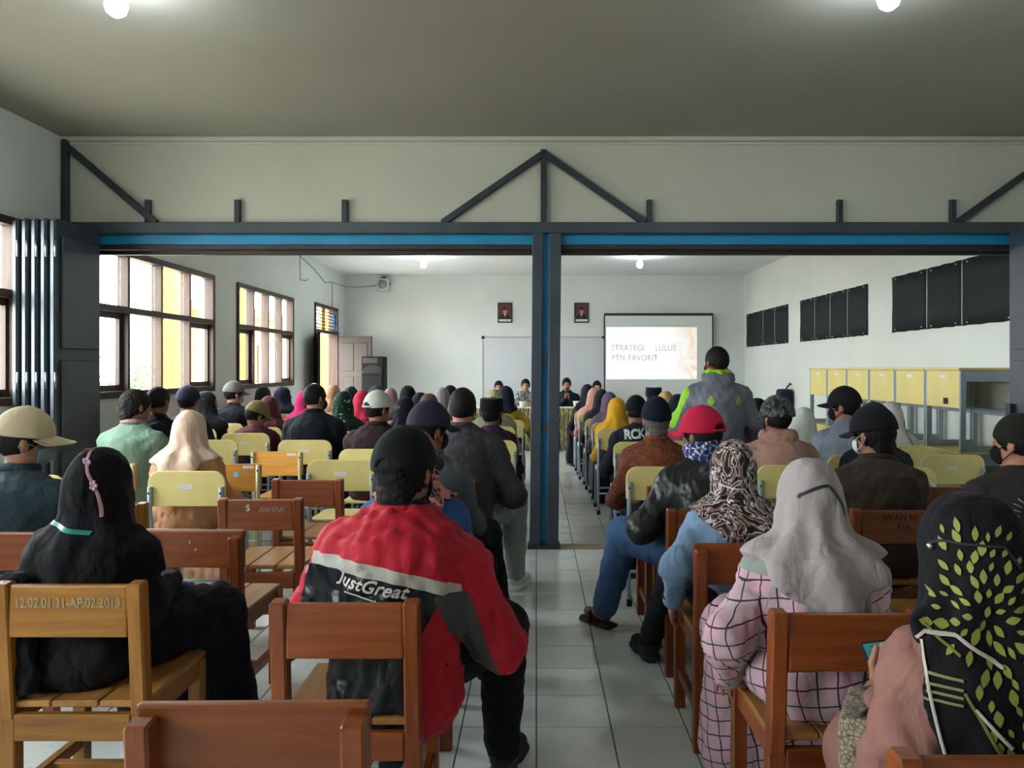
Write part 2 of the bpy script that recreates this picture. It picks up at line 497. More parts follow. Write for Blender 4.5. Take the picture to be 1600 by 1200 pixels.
brace((.05, 3.15), (-.75, 2.60)); brace((.07, 3.15), (.87, 2.60))
brace((3.36, 2.60), (4.11, 3.13))
pbox('king_post', (4.085, -.01, 2.60), (4.13, .035, 3.2), M_STEELD)
tag(pf, 'dark steel partition frame with central column dividing the hall', 'partition')

# folded steel door leaves at both ends of the partition
def fold_stack(x0, x1, n, sgn, label):
    r = empty('folding_door', ((x0 + x1) / 2, YP, 0)); xm = (x0 + x1) / 2
    st = (x1 - x0) / n
    for k in range(n):
        a = x0 + st * k - xm
        lf = MB().box((a + .012, -.60, .02), (a + st - .03, -.035, 2.52), .006).build('leaf', M_STEEL, r)
        MB().box((a + .004, -.612, .02), (a + .030, -.598, 2.50), .003).build('edge_strip', plain('#5b656b', .35, .1, metal=.3), lf)
        for z in (.35, 1.35, 2.3):
            MB().tube([(a + .045, -.615, z - .06), (a + .045, -.615, z + .06)], .009, 8).build('hinge', plain('#8b959a', .3, metal=1), lf)
    fx = (x1 if sgn > 0 else x0) - xm + (-.028 if sgn > 0 else .008)
    for z0, z1 in ((.12, .82), (.90, 1.50), (1.58, 2.40)):
        MB().box((fx, -.55, z0), (fx + .02, -.08, z1), .008).build('panel_pressing', M_STEEL, r)
    tag(r, label, 'folding door')
    return r
fold_stack(-3.77, -3.43, 5, 1, 'stack of folded dark steel door leaves against the left wall')
q = fold_stack(3.74, 4.10, 5, -1, 'stack of folded dark steel door leaves at the right wall')
MB().box((-.215, -.12, .98), (-.175, -.06, 1.16), .004).build('bolt_latch', M_STEELD, q)

# ------------------------------------------------------------------ ceiling bulbs
M_BULB = emit('bulb_glow', '#eaf6ff', 120.0)
def bulb(x, y, label):
    r = empty('ceiling_bulb', (x, y, HC))
    MB().lathe([(.05, 0), (.05, -.02), (.03, -.03), (.024, -.07), (.0, -.075)], 16).build('lamp_holder', plain('#d9d9d4', .5), r)
    MB().lathe([(.02, -.07), (.03, -.085), (.048, -.115), (.052, -.145), (.042, -.175), (.02, -.192), (.004, -.196)], 18).build('bulb', M_BULB, r)
    tag(r, label, 'light bulb', 'bare bulbs on the ceiling')
bulb(-1.98, 3.62, 'glowing bare bulb on the near ceiling at upper left')
bulb(1.63, 3.55, 'glowing bare bulb on the near ceiling at upper right')
bulb(-1.86, 12.7, 'glowing bare bulb on the far ceiling left of the column')
bulb(1.71, 12.7, 'glowing bare bulb on the far ceiling right of the column')

# ------------------------------------------------------------------ smooth solids (distance fields meshed with surface nets)
f32 = np.float32
def rotm(yaw=0, pitch=0, roll=0):
    """yaw about z (left positive), pitch: look up positive, roll about y; degrees; columns = local axes"""
    y, p, r = map(math.radians, (yaw, pitch, roll))
    Rz = np.array([[math.cos(y), -math.sin(y), 0], [math.sin(y), math.cos(y), 0], [0, 0, 1]])
    Rx = np.array([[1, 0, 0], [0, math.cos(p), -math.sin(p)], [0, math.sin(p), math.cos(p)]])
    Ry = np.array([[math.cos(r), 0, math.sin(r)], [0, 1, 0], [-math.sin(r), 0, math.cos(r)]])
    return Rz @ Rx @ Ry
def v3(*a): return np.array(a, float)
def cap(a, b, ra, rb=None, k=.03): return ('c', np.array(a, float), np.array(b, float), ra, ra if rb is None else rb, k)
def ell(c, r, R=None, k=.03): return ('e', np.array(c, float), np.array(r, float), R, None, k)
def econe(a, b, wa, wb, k=.04, x=(1, 0, 0)): return ('t', np.array(a, float), np.array(b, float), wa, wb, k, np.array(x, float))
def rbox(c, r, rad, R=None, k=.01): return ('b', np.array(c, float), np.array(r, float), R, rad, k)
def minus(p): return ('-', p)
def cut(n, p): n = np.array(n, float); return ('h', n / np.linalg.norm(n), np.array(p, float))
def bounds(p):
    t = p[0]
    if t == 'c':
        r = max(p[3], p[4]); return np.minimum(p[1], p[2]) - r, np.maximum(p[1], p[2]) + r
    if t == 'e': r = max(p[2]); return p[1] - r, p[1] + r
    if t == 'b': r = np.linalg.norm(p[2]) + p[4]; return p[1] - r, p[1] + r
    if t == 't': r = max(max(p[3]), max(p[4])); return np.minimum(p[1], p[2]) - r, np.maximum(p[1], p[2]) + r
def dist(p, X, Y, Z):
    t = p[0]
    if t == 'c':
        a, b, ra, rb = p[1:5]; d = b - a; L2 = max(float(d @ d), 1e-9)
        h = np.clip(((X - a[0]) * d[0] + (Y - a[1]) * d[1] + (Z - a[2]) * d[2]) / L2, 0, 1)
        return np.sqrt((X - a[0] - h*d[0])**2 + (Y - a[1] - h*d[1])**2 + (Z - a[2] - h*d[2])**2) - (ra + (rb - ra) * h)
    if t in 'eb':
        x, y, z = X - p[1][0], Y - p[1][1], Z - p[1][2]; R = p[3]
        if R is not None:
            x, y, z = (x*R[0, 0] + y*R[1, 0] + z*R[2, 0]), (x*R[0, 1] + y*R[1, 1] + z*R[2, 1]), (x*R[0, 2] + y*R[1, 2] + z*R[2, 2])
        r = p[2]
        if t == 'b':
            qx, qy, qz = abs(x) - r[0], abs(y) - r[1], abs(z) - r[2]
            return np.sqrt(np.maximum(qx, 0)**2 + np.maximum(qy, 0)**2 + np.maximum(qz, 0)**2) + np.minimum(np.maximum(qx, np.maximum(qy, qz)), 0) - p[4]
        k0 = np.sqrt((x/r[0])**2 + (y/r[1])**2 + (z/r[2])**2); k1 = np.sqrt((x/r[0]**2)**2 + (y/r[1]**2)**2 + (z/r[2]**2)**2) + 1e-6
        return k0 * (k0 - 1) / k1
    if t == 't':
        a, b, wa, wb = p[1:5]; xr = p[6]; d = b - a; L = float(np.linalg.norm(d)); u = d / L
        xr = xr - u * (xr @ u); xr = xr / np.linalg.norm(xr); yr = np.cross(u, xr)
        x, y, z = X - a[0], Y - a[1], Z - a[2]
        s = x*u[0] + y*u[1] + z*u[2]; h = np.clip(s / L, 0, 1)
        lx = x*xr[0] + y*xr[1] + z*xr[2]; ly = x*yr[0] + y*yr[1] + z*yr[2]; lz = s - h * L
        rx = wa[0] + (wb[0] - wa[0]) * h; ry = wa[1] + (wb[1] - wa[1]) * h; rz = np.minimum(rx, ry)
        k0 = np.sqrt((lx/rx)**2 + (ly/ry)**2 + (lz/rz)**2); k1 = np.sqrt((lx/rx**2)**2 + (ly/ry**2)**2 + (lz/rz**2)**2) + 1e-6
        return k0 * (k0 - 1) / k1
def solid(prims, res, warp=None):
    """list of primitives -> (verts, quads)"""
    adds = [p for p in prims if p[0] not in '-h']
    B = [bounds(p) for p in adds]
    lo = np.min([b[0] for b in B], 0) - 3.5 * res - .01; hi = np.max([b[1] for b in B], 0) + 3.5 * res + .01
    n = np.ceil((hi - lo) / res).astype(int) + 1
    ax = [(lo[i] + res * np.arange(n[i])).astype(f32) for i in range(3)]
    D = np.full(n, 1.0, f32)
    for p in prims:
        if p[0] == 'h':
            nn, p0 = p[1], p[2]
            pl = nn[0]*(ax[0][:, None, None]-p0[0]) + nn[1]*(ax[1][None, :, None]-p0[1]) + nn[2]*(ax[2][None, None, :]-p0[2])
            D = np.maximum(D, pl.astype(f32)); continue
        q = p[1] if p[0] == '-' else p
        k = q[5]; b = bounds(q); m = k + 3 * res
        i0 = np.clip(np.floor((b[0] - m - lo) / res).astype(int), 0, n); i1 = np.clip(np.ceil((b[1] + m - lo) / res).astype(int) + 1, 0, n)
        if (i1 <= i0).any(): continue
        sl = tuple(slice(i0[i], i1[i]) for i in range(3))
        d = dist(q, ax[0][sl[0]][:, None, None], ax[1][sl[1]][None, :, None], ax[2][sl[2]][None, None, :]).astype(f32)
        A = D[sl]
        if p[0] == '-':
            h = np.maximum(k - abs(A + d), 0) / k; D[sl] = np.maximum(A, -d) + h*h*k*.25
        else:
            h = np.maximum(k - abs(A - d), 0) / k; D[sl] = np.minimum(A, d) - h*h*k*.25
    if warp is not None:
        ii, jj, kk = np.nonzero(abs(D) < .05)
        D[ii, jj, kk] += warp(ax[0][ii], ax[1][jj], ax[2][kk]).astype(f32)
    return nets(D, lo, res)
_E = [(a, b) for a in range(8) for b in range(a + 1, 8) if bin(a ^ b).count('1') == 1]
def nets(D, lo, res):
    S = D < 0
    nx, ny, nz = D.shape
    cnt = np.zeros((nx-1, ny-1, nz-1), np.int8)
    for c in range(8):
        i, j, k = c & 1, c >> 1 & 1, c >> 2 & 1
        cnt += S[i:nx-1+i, j:ny-1+j, k:nz-1+k]
    I, J, K = np.nonzero((cnt > 0) & (cnt < 8))
    idx = np.full(cnt.shape, -1, np.int32); idx[I, J, K] = np.arange(len(I))
    val = [D[I + (c & 1), J + (c >> 1 & 1), K + (c >> 2 & 1)] for c in range(8)]
    off = [np.array([c & 1, c >> 1 & 1, c >> 2 & 1], float) for c in range(8)]
    P = np.zeros((len(I), 3)); W = np.zeros(len(I))
    for a, b in _E:
        m = (val[a] < 0) != (val[b] < 0)
        t = np.where(m, val[a] / np.where(m, val[a] - val[b], 1), 0)
        P += m[:, None] * (off[a] + t[:, None] * (off[b] - off[a])); W += m
    P = (P / np.maximum(W, 1)[:, None] + np.stack([I, J, K], 1)) * res + lo
    Q = []
    for axis in range(3):
        s0 = [slice(1, -1)] * 3; s1 = [slice(1, -1)] * 3
        s0[axis] = slice(0, -1); s1[axis] = slice(1, None)
        A, B = S[tuple(s0)], S[tuple(s1)]
        i, j, k = np.nonzero(A != B)
        fl = A[i, j, k]
        g = [i + 1, j + 1, k + 1]; g[axis] = [i, j, k][axis]
        u, v = (axis + 1) % 3, (axis + 2) % 3
        def cell(du, dv):
            h = [g[0].copy(), g[1].copy(), g[2].copy()]; h[u] = h[u] - du; h[v] = h[v] - dv
            return idx[h[0], h[1], h[2]]
        q = np.stack([cell(1, 1), cell(0, 1), cell(0, 0), cell(1, 0)], 1)
        q[~fl] = q[~fl][:, ::-1]
        Q.append(q)
    Q = np.concatenate(Q)
    return P, Q[(Q >= 0).all(1)]
def folds(seed, amp, wl=.09, zs=.7):
    """soft swells plus a few sharper creases"""
    r = np.random.RandomState(seed); W = []
    for i in range(6):
        d = r.normal(size=3); d[2] *= zs; d /= np.linalg.norm(d)
        e = r.normal(size=3); e /= np.linalg.norm(e)
        W.append((d * 6.28 / (wl * r.uniform(.6, 1.6)), r.uniform(0, 6.28), e * 6.28 / (wl * 2.4), r.uniform(0, 6.28)))
    def f(x, y, z):
        s = 0
        for i, (d, p, e, q) in enumerate(W):
            v = np.sin(d[0]*x + d[1]*y + d[2]*z + p + 1.7 * np.sin(e[0]*x + e[1]*y + e[2]*z + q))
            s = s + (v if i % 2 == 0 else 1.3 - 2.4 * np.abs(v) ** .7)
        return amp * s / 2.3
    return f
def mesh_from(prims, res, name, warp=None, zones=None):
    V, Q = solid(prims, res, warp)
    me = mesh_np(name, V, Q)
    if zones:
        for i, z in enumerate(zones):
            at = me.attributes.new('zone%d' % i, 'FLOAT', 'POINT')
            at.data.foreach_set('value', z(V[:, 0], V[:, 1], V[:, 2]).astype(f32))
    return me
def zone_cloth(base, cols, rough=.8, crease=.35, roughs=None, spec=.3):
    """cloth whose panels are bounded by the zero line of the mesh's zone attributes"""
    t = NT('panelled_cloth'); nz = t.noise(5, detail=4)
    col = t.ramp(nz, [(.3, sc3(lin(base), .88)), (.7, sc3(lin(base), 1.12))]); ro = rough
    for i, c in enumerate(cols):
        at = t.n('ShaderNodeAttribute', attribute_name='zone%d' % i)
        m = t.math('GREATER_THAN', at.outputs['Fac'], 0.0)
        col = t.mix(m, col, c if hasattr(c, 'is_linked') else lin(c) if isinstance(c, str) else c(t))
        if roughs:
            q = t.n('ShaderNodeMix', data_type='FLOAT'); t.l(m, q.inputs[0])
            if hasattr(ro, 'is_linked'): t.l(ro, q.inputs[2])
            else: q.inputs[2].default_value = ro
            q.inputs[3].default_value = roughs[i]; ro = q.outputs[0]
    t.base(col); t.set(rough, 0, spec, .03)
    if roughs: t.l(ro, t.b.inputs['Roughness'])
    t.bump(t.noise(14, t.co((1, 1, .6)), detail=3, dist=.8), crease, .02)
    return t.m

# ------------------------------------------------------------------ hands, shoes, headgear made once
def hand_prims(curl):
    P = [ell((0, .045, 0), (.036, .055, .014), None, .01), cap((0, -.03, 0), (0, .02, 0), .024, .025, .015),
         rbox((0, .062, 0), (.028, .022, .003), .009, None, .01)]
    for x, L, sp in ((-.031, .058, -.10), (-.0105, .074, -.03), (.0105, .079, .03), (.031, .070, .10)):
        p = v3(x, .088, 0); a = -math.radians(curl) * .35; d0 = sp
        for s, r0, r1 in ((.44, .0092, .0086), (.31, .0086, .0078), (.25, .0078, .0065)):
            q = p + L * s * v3(math.sin(d0) * math.cos(a), math.cos(a) * math.cos(d0), math.sin(a))
            P.append(cap(p, q, r0, r1, .005)); p = q; a -= math.radians(curl)
    a = v3(.026, .018, -.004); b = v3(.052, .05, -.012 - curl * .0003); c = v3(.060, .082, -.022 - curl * .0006)
    P += [cap(a, b, .014, .011, .012), cap(b, c, .0105, .008, .004)]
    return P
HAND = {c: solid(hand_prims(c), .0042) for c in (22, 62)}
def hand_at(wrist, to, palm, right, curl=22, s=1.0):
    """verts/quads of a hand: wrist point, finger direction, palm normal"""
    V, Q = HAND[curl]
    y = np.array(to, float); y /= np.linalg.norm(y); z = -np.array(palm, float); z -= y * (z @ y); z /= np.linalg.norm(z); x = np.cross(y, z)
    V = V.copy()
    if right: V[:, 0] *= -1; Q = Q[:, ::-1]
    return np.array(wrist, float) + s * (V[:, :1] * x + V[:, 1:2] * y + V[:, 2:] * z), Q
SHOE = solid([ell((0, .02, .055), (.044, .06, .05), None, .03), ell((0, .13, .035), (.046, .09, .036), None, .04), cap((0, -.01, .07), (0, 0, .11), .042, .042, .03), cut((0, 0, -1), (0, 0, .012))], .007)
SOLE = solid([rbox((0, .0, .012), (.030, .03, .002), .012, None, .03), rbox((0, .14, .012), (.034, .04, .002), .012, None, .05), cap((0, 0, .014), (0, .16, .014), .03, .034, .03)], .007)
SHOE_ME = mesh_np('shoe', *SHOE); SOLE_ME = mesh_np('sole', *SOLE)
CAPV = solid([ell((0, -.004, 0), (.094, .113, .122)), cut((0, 0, -1), (0, 0, -.004))], .006,
             lambda x, y, z: -.0025 * np.abs(np.cos(3 * np.arctan2(x, y))) ** .25 * np.clip((.11 - z) * 12, 0, 1))
CAPV_OPEN = solid([ell((0, -.004, 0), (.094, .113, .122)), minus(ell((0, -.115, -.005), (.046, .035, .046), None, .006)), minus(ell((0, -.01, -.02), (.080, .098, .10), None, .003)), cut((0, 0, -1), (0, 0, -.004))], .005,
             lambda x, y, z: -.0025 * np.abs(np.cos(3 * np.arctan2(x, y))) ** .25 * np.clip((.11 - z) * 12, 0, 1))
CAP_ME = mesh_np('crown', *CAPV); CAPO_ME = mesh_np('crown', *CAPV_OPEN)
def brim_mesh():
    V, F = [], []; nu, nv = 14, 6
    for side in (0, 1):
        for j in range(nv + 1):
            for i in range(nu + 1):
                a = math.radians(-72 + 144 * i / nu); v = j / nv
                r0x, r0y = .093, .108
                bx, by = r0x * math.sin(a), r0y * math.cos(a)
                ext = .085 * math.cos(a) ** .55 if math.cos(a) > 0 else 0
                x, y = bx * (1 - .06 * v), by + ext * v
                V.append((x, y - .004, .004 - .020 * v - 2.6 * x * x + (.005 if side else 0)))
    n1 = (nu + 1) * (nv + 1)
    for j in range(nv):
        for i in range(nu):
            a = j * (nu + 1) + i
            F += [(a, a + nu + 1, a + nu + 2, a + 1), (n1 + a, n1 + a + 1, n1 + a + nu + 2, n1 + a + nu + 1)]
    rim = [i for i in range(nu + 1)] ; 
    edge = [j * (nu + 1) for j in range(nv + 1)] + [nv * (nu + 1) + i for i in range(1, nu + 1)] + [j * (nu + 1) + nu for j in range(nv - 1, -1, -1)]
    for a, b in zip(edge, edge[1:]): F.append((a, b, n1 + b, n1 + a))
    return mesh_np('brim', V, F)
BRIM_ME = brim_mesh()
CBUT_ME = MB().ball((0, -.004, .119), .009, 8, (1, 1, .6)).mesh('button')
CSTRAP_ME = MB().tube([(.105 * math.sin(a) * .9, -.117 * math.cos(a) - .002, .006) for a in [math.radians(-30 + 60 * i / 8) for i in range(9)]], .0065, 6).mesh('strap')
def peci_mesh(h=.088):
    V, F = [], []; n = 28
    prof = [(1.0, -.004), (.985, h * .5), (.955, h * .93), (.93, h), (.87, h + .003), (.5, h - .004), (.05, h - .006)]
    for r, z in prof:
        for k in range(n):
            a = 2 * math.pi * k / n
            V.append((.092 * r * math.cos(a), .112 * r * math.sin(a), z + .008 * math.cos(a) ** 2 * (z > 0)))
    for j in range(len(prof) - 1):
        for k in range(n): F.append((j*n + k, j*n + (k+1) % n, (j+1)*n + (k+1) % n, (j+1)*n + k))
    return mesh_np('peci', V, F)
PECI_ME = peci_mesh()
BEANIE_ME = mesh_np('beanie', *solid([ell((0, -.006, 0), (.091, .108, .118)), cut((0, .25, -1), (0, -.06, -.028))], .007))
KOPIAH_ME = mesh_np('kopiah', *solid([ell((0, -.006, 0), (.094, .114, .132)), cut((0, 0, -1), (0, 0, -.006))], .007))
MASK_ME = mesh_np('mask', *solid([ell((0, .038, -.052), (.070, .082, .062)), minus(ell((0, .03, -.050), (.066, .075, .068), None, .002)), cut((0, -1, 0), (0, .05, 0)), cut((0, .3, 1), (0, .09, -.012)), cut((0, 0, -1), (0, 0, -.115))], .005))
def strap_mesh(s):
    return MB().tube([(s * .062, .062, -.085), (s * .077, .025, -.066), (s * .084, -.004, -.042), (s * .085, -.022, -.018), (s * .084, -.010, .004), (s * .079, .025, -.012), (s * .062, .062, -.03)], .0024, 5).mesh('mask_strap')
MSTRAP_ME = [strap_mesh(-1), strap_mesh(1)]

# ------------------------------------------------------------------ chairs
M_W1 = wood('varnished_wood', '#5f2a10', '#8e4a1c', .36, 'x')
M_W2 = wood('varnished_wood_upright', '#5f2a10', '#8e4a1c', .36, 'z')
M_W1L = wood('light_varnished_wood', '#6e4212', '#9c6a20', .4, 'x')
M_W2L = wood('light_varnished_wood_upright', '#6e4212', '#9c6a20', .4, 'z')
M_SEATW = wood('worn_seat_wood', '#7a5226', '#a9793f', .45, 'y')
M_PLY = plain('#ddcd84', .5, .07, 5)
M_PLYO = wood('orange_ply', '#b97b2c', '#d39a45', .45, 'x')
M_TUBE = plain('#8fa0aa', .4, .08, 6)
M_TUBEC = plain('#c8c39a', .45, .08, 6)
M_RUB = plain('#1b1b1c', .8)
M_STICK = plain('#d7dbdc', .5)
M_WHT = plain('#cfc9b4', .8, .3, 40)

def wood_chair(variant='between', tone=0, H=.78, W=.42):
    r = empty('wooden_chair'); mx, mz = (M_W1L, M_W2L) if tone else (M_W1, M_W2)
    h = W / 2; pw = .046; sh = .445
    ptop = H + .006 if variant == 'between' else H - .018
    py0, py1 = (-.05, .0) if variant == 'over' else (-.03, .022)
    for s in (-1, 1):
        x = s * (h - pw / 2)
        MB().bar((x, (py0 + py1) / 2 + .03, 0), (x, (py0 + py1) / 2 + .03, .40), pw, .05, .004).bar((x, (py0+py1)/2 + .03, .39), (x, (py0+py1)/2, ptop), pw, .05, .006).build('leg', mz, r)
        MB().box((s * (h - .02) - .022, .37, 0), (s * (h - .02) + .022, .414, sh - .018), .004).build('leg', mz, r)
        MB().box((x - .012, .06, .36), (x + .012, .38, .425), .003).build('apron', mx, r)
        MB().box((x - .014, .06, .13), (x + .014, .38, .17), .003).build('stretcher', mx, r)
    bw = h - pw if variant == 'between' else h
    by0, by1 = (-.018, .006) if variant == 'between' else (.0, .024)
    bd = MB().box((-bw, by0, H - .155), (bw, by1, H), .007, 2).build('backrest', mx, r)
    MB().box((-h + pw, .0, .33), (h - pw, .028, .41), .004).build('back_rail', mx, r)
    MB().box((-h + .03, .375, .36), (h - .03, .40, .425), .003).build('apron', mx, r)
    MB().box((-h + .03, .20, .135), (h - .03, .23, .165), .003).build('stretcher', mx, r)
    for k in range(3):
        a = -h + .005 + (W - .01) / 3 * k
        MB().box((a + .0015, .015, sh - .02), (a + (W - .01) / 3 - .0015, .43, sh), .004).build('seat_plank', M_SEATW, r)
    return r
def rounded_poly(w, z0, z1, rad, n=6):
    P = [(-w, z0 + .012), (-w + .012, z0), (w - .012, z0), (w, z0 + .012)]
    for k in range(n + 1):
        a = math.pi / 2 * k / n; P.append((w - rad + rad * math.cos(a), z1 - rad + rad * math.sin(a)))
    for k in range(n + 1):
        a = math.pi / 2 + math.pi / 2 * k / n; P.append((-w + rad + rad * math.cos(a), z1 - rad + rad * math.sin(a)))
    return P
def ply_chair(kind='yellow', H=.84, W=.45):
    r = empty('school_chair'); sh = .445; h = W / 2
    my, mt = (M_PLY, M_TUBE) if kind == 'yellow' else (M_PLYO, M_TUBEC)
    if kind == 'yellow':
        MB().prism(rounded_poly(h, H - .205, H, .07), -.004, .010, 'y', .003).build('backrest', my, r)
        pt = H - .09
    else:
        MB().prism(rounded_poly(h, H - .185, H, .015, 2), -.004, .010, 'y', .003).build('backrest', my, r)
        pt = H - .006
    for s in (-1, 1):
        x = s * (h - .018)
        MB().tube([(x, -.016, pt), (x, -.016, .62), (x, .02, .42), (x, .01, .12), (x, -.02, .02)], .0135, 10).build('rear_leg', mt, r)
        MB().tube([(x, .02, .42), (x, .33, .425), (x, .37, .40), (x, .375, .2), (x, .40, .02)], .0135, 10).build('front_leg', mt, r)
        for y in (-.02, .40):
            MB().lathe([(.018, 0), (.018, .035), (.014, .04)], 10, (x, y, 0)).build('rubber_foot', M_RUB, r)
        MB().tube([(x, -.0325, pt - .035), (x, -.028, pt - .035)], .006, 8).build('bolt', M_RUB, r)
    for y in (.01, .375): MB().tube([(-h + .02, y, .2), (h - .02, y, .2)], .010, 8).build('crossbar', mt, r)
    P = [(x, y) for x, y in rounded_poly(h - .01, 0.03, .42, .05)]
    MB().prism(P, sh - .014, sh, 'z', .003).build('seat', my, r)
    MB().box((-.045 if kind == 'yellow' else h - .12, -.0062, H - .105 if kind == 'yellow' else H - .03), (.035 if kind == 'yellow' else h - .05, -.0042, H - .078 if kind == 'yellow' else H - .012)).build('sticker', M_STICK, r)
    return r
PROTO = {}
def chair(kind, x, y, rz, label, H=None, **kw):
    """one chair; back board at (x, y), facing +Y turned by rz degrees"""
    key = (kind, H, tuple(sorted(kw.items())))
    if key in PROTO:
        r = PROTO[key][0].copy(); COL.objects.link(r)
        for q in PROTO[key][1]:
            q2 = q.copy(); COL.objects.link(q2); q2.parent = r
    else:
        a = dict(kw)
        if H: a['H'] = H
        r = ply_chair(kind, **a) if kind in ('yellow', 'orange') else wood_chair(kind, **a)
        PROTO[key] = (r, list(r.children))
    r.location = (x, y, 0); r.rotation_euler = (0, 0, math.radians(rz))
    tag(r, label, 'chair', {'yellow': 'yellow school chairs', 'orange': 'orange school chairs'}.get(kind, 'wooden school chairs'))
    return r

# empty chairs
c = chair('over', -.536, 1.45, 1, 'empty brown wooden chair nearest the camera, only its back in view', H=.805, W=.44)
c = chair('over', -1.40, 3.13, -2, 'empty brown wooden chair with worn planked seat behind the woman in black', W=.42)
upright_text('scratch', "' ,", .05, plain('#b9c3cf', .7), c, (0, -.002, .70))
c = chair('between', -1.383, 3.86, 1, 'empty brown wooden chair with chalk scribbles on its back board')
upright_text('chalk_lettering', 'S', .045, M_WHT, c, (-.06, -.0195, .725), .001)
upright_text('chalk_scribble', 'AAWNK', .04, plain('#8f8a7c', .9), c, (.055, -.0195, .718), 0, .4, 1.0, .75)
c = chair('between', -1.348, 4.53, -1, 'empty reddish wooden chair in front of an empty yellow chair')
c = chair('between', -2.10, 3.72, 4, 'empty light wooden chair between the woman in black and the peach hijab', tone=1)
c = chair('yellow', -1.277, 5.02, 0, 'empty yellow chair just left of the black cap, its seat in view')
c = chair('orange', -1.986, 5.88, -2, 'empty orange chair with cream posts in front of the navy jacket man', H=.80, W=.40)
c = chair('orange', -2.035, 5.12, 2, 'empty orange chair with blue sticker beside the peach hijab woman', H=.80, W=.40)
MB().box((.02, -.0064, .715), (.055, -.0042, .745)).build('blue_sticker', plain('#7fb7d6', .5), c)
c = chair('yellow', -2.87, 4.3, 3, 'empty yellow chair beyond the beige cap, mostly hidden')
c = chair('yellow', -2.72, 6.42, 0, 'empty yellow chair behind the maroon shirt man')
c = chair('between', .80, 4.10, 0, 'empty orange brown wooden chair between leather jacket and batik shirt', H=.80)
c = chair('between', 1.66, 2.88, -3, 'empty orange wooden chair between grey hijab and leaf print hijab')
c = chair('yellow', 2.88, 5.31, 2, 'empty yellow chair near the right steel doors')
c = chair('between', 2.36, 4.26, -2, 'empty brown wooden chair right of the dark brown shirt man')

# ------------------------------------------------------------------ stacked school desks along the right wall
M_DY = plain('#dac87c', .5, .06, 4)
M_DG = plain('#93a0a9', .45, .08, 5)
def desk():
    r = empty('school_desk'); Wd, D, H = .60, .50, .72      # local: front panel faces -X, width along Y
    MB().box((-.01, -Wd/2 + .003, H - .022), (D, Wd/2 - .003, H), .004).build('table_top', M_DY, r)
    MB().box((.006, -Wd/2 + .028, H - .35), (.022, Wd/2 - .028, H - .024), .003).build('front_panel', M_DY, r)
    for sy in (-1, 1):
        y = sy * (Wd / 2 - .016)
        for x in (.03, D - .04):
            MB().box((x - .025, y - .012, .0), (x + .025, y + .012, H - .023), .003).build('leg', M_DG, r)
        MB().box((.055, y - .012, .0), (D - .065, y + .012, .05), .003).build('foot_rail', M_DG, r)
        MB().box((.055, y - .012, H - .12), (D - .065, y + .012, H - .026), .003).build('side_rail', M_DG, r)
    MB().box((D - .06, -Wd/2 + .03, .30), (D - .035, Wd/2 - .03, .36), .003).build('back_rail', M_DG, r)
    MB().box((.0035, -.06, H - .09), (.0057, .05, H - .062)).build('sticker', M_STICK, r)
    return r
DK = desk()
where = ['nearest the camera', 'second from the camera', 'third from the camera', 'third from the far end', 'second from the far end', 'farthest from the camera']
for lvl in (1, 0):
    for k in range(6):
        o = DK if (lvl, k) == (1, 0) else copy_tree(DK)
        o.location = (3.62, 6.86 + .605 * k, .722 * lvl)
        tag(o, ('yellow school desk in the %s row by the right wall, %s' % ('upper' if lvl else 'lower', where[k])), 'desk', 'desks stacked two high')
        if (lvl, k) == (0, 5):
            MB().box((.0035, -.10, .40), (.0057, -.02, .455)).build('black_label', M_RUB, DK)

# ------------------------------------------------------------------ blackout sheets over the high windows, right wall
M_SHEET = plain('#1a2424', .7, .15, 3, .1, 8, 0, .2)
def sheets(ys, label):
    r = empty('blackout_sheet', (XR, (ys[0] + ys[-1]) / 2, 1.85)); ym = (ys[0] + ys[-1]) / 2
    for a, b in zip(ys, ys[1:]):
        n = 8; V, F = [], []
        for i in range(n + 1):
            for j in range(5):
                y = a + .008 + (b - a - .016) * i / n; z = .0 + .64 * j / 4
                V.append((-.008 - .006 * math.sin(i * 1.7 + j * .9) ** 2, y - ym, z + .004 * math.sin(i * 2.1)))
        for i in range(n):
            for j in range(4):
                q = i * 5 + j; F.append((q, q + 1, q + 6, q + 5))
        o = put('panel', mesh_np('panel', V, F), M_SHEET, r)
        md = o.modifiers.new('thick', 'SOLIDIFY'); md.thickness = .003
        for z in (.03, .61):
            for y in (a + .1, b - .1):
                MB().ball((-.018, y - ym, z), .008, 6).build('stud', M_STICK, r)
    for y in ys[1:-1]:
        MB().box((-.012, y - .008 - ym, .01), (-.002, y + .008 - ym, .63)).build('joint_strip', plain('#9aa7a5', .5), r)  # pale solid strip filling the joint between two panels
    tag(r, label, 'blackout sheet', 'dark sheets over the high windows')
sheets([6.6, 7.45, 8.12, 8.92], 'dark blackout sheet over the high window nearest the steel doors')
sheets([9.57, 10.2, 10.8, 11.4, 12.03], 'dark blackout sheet over the middle high window')
sheets([12.6, 13.3, 14.0, 15.1], 'dark blackout sheet over the high window nearest the projection screen')

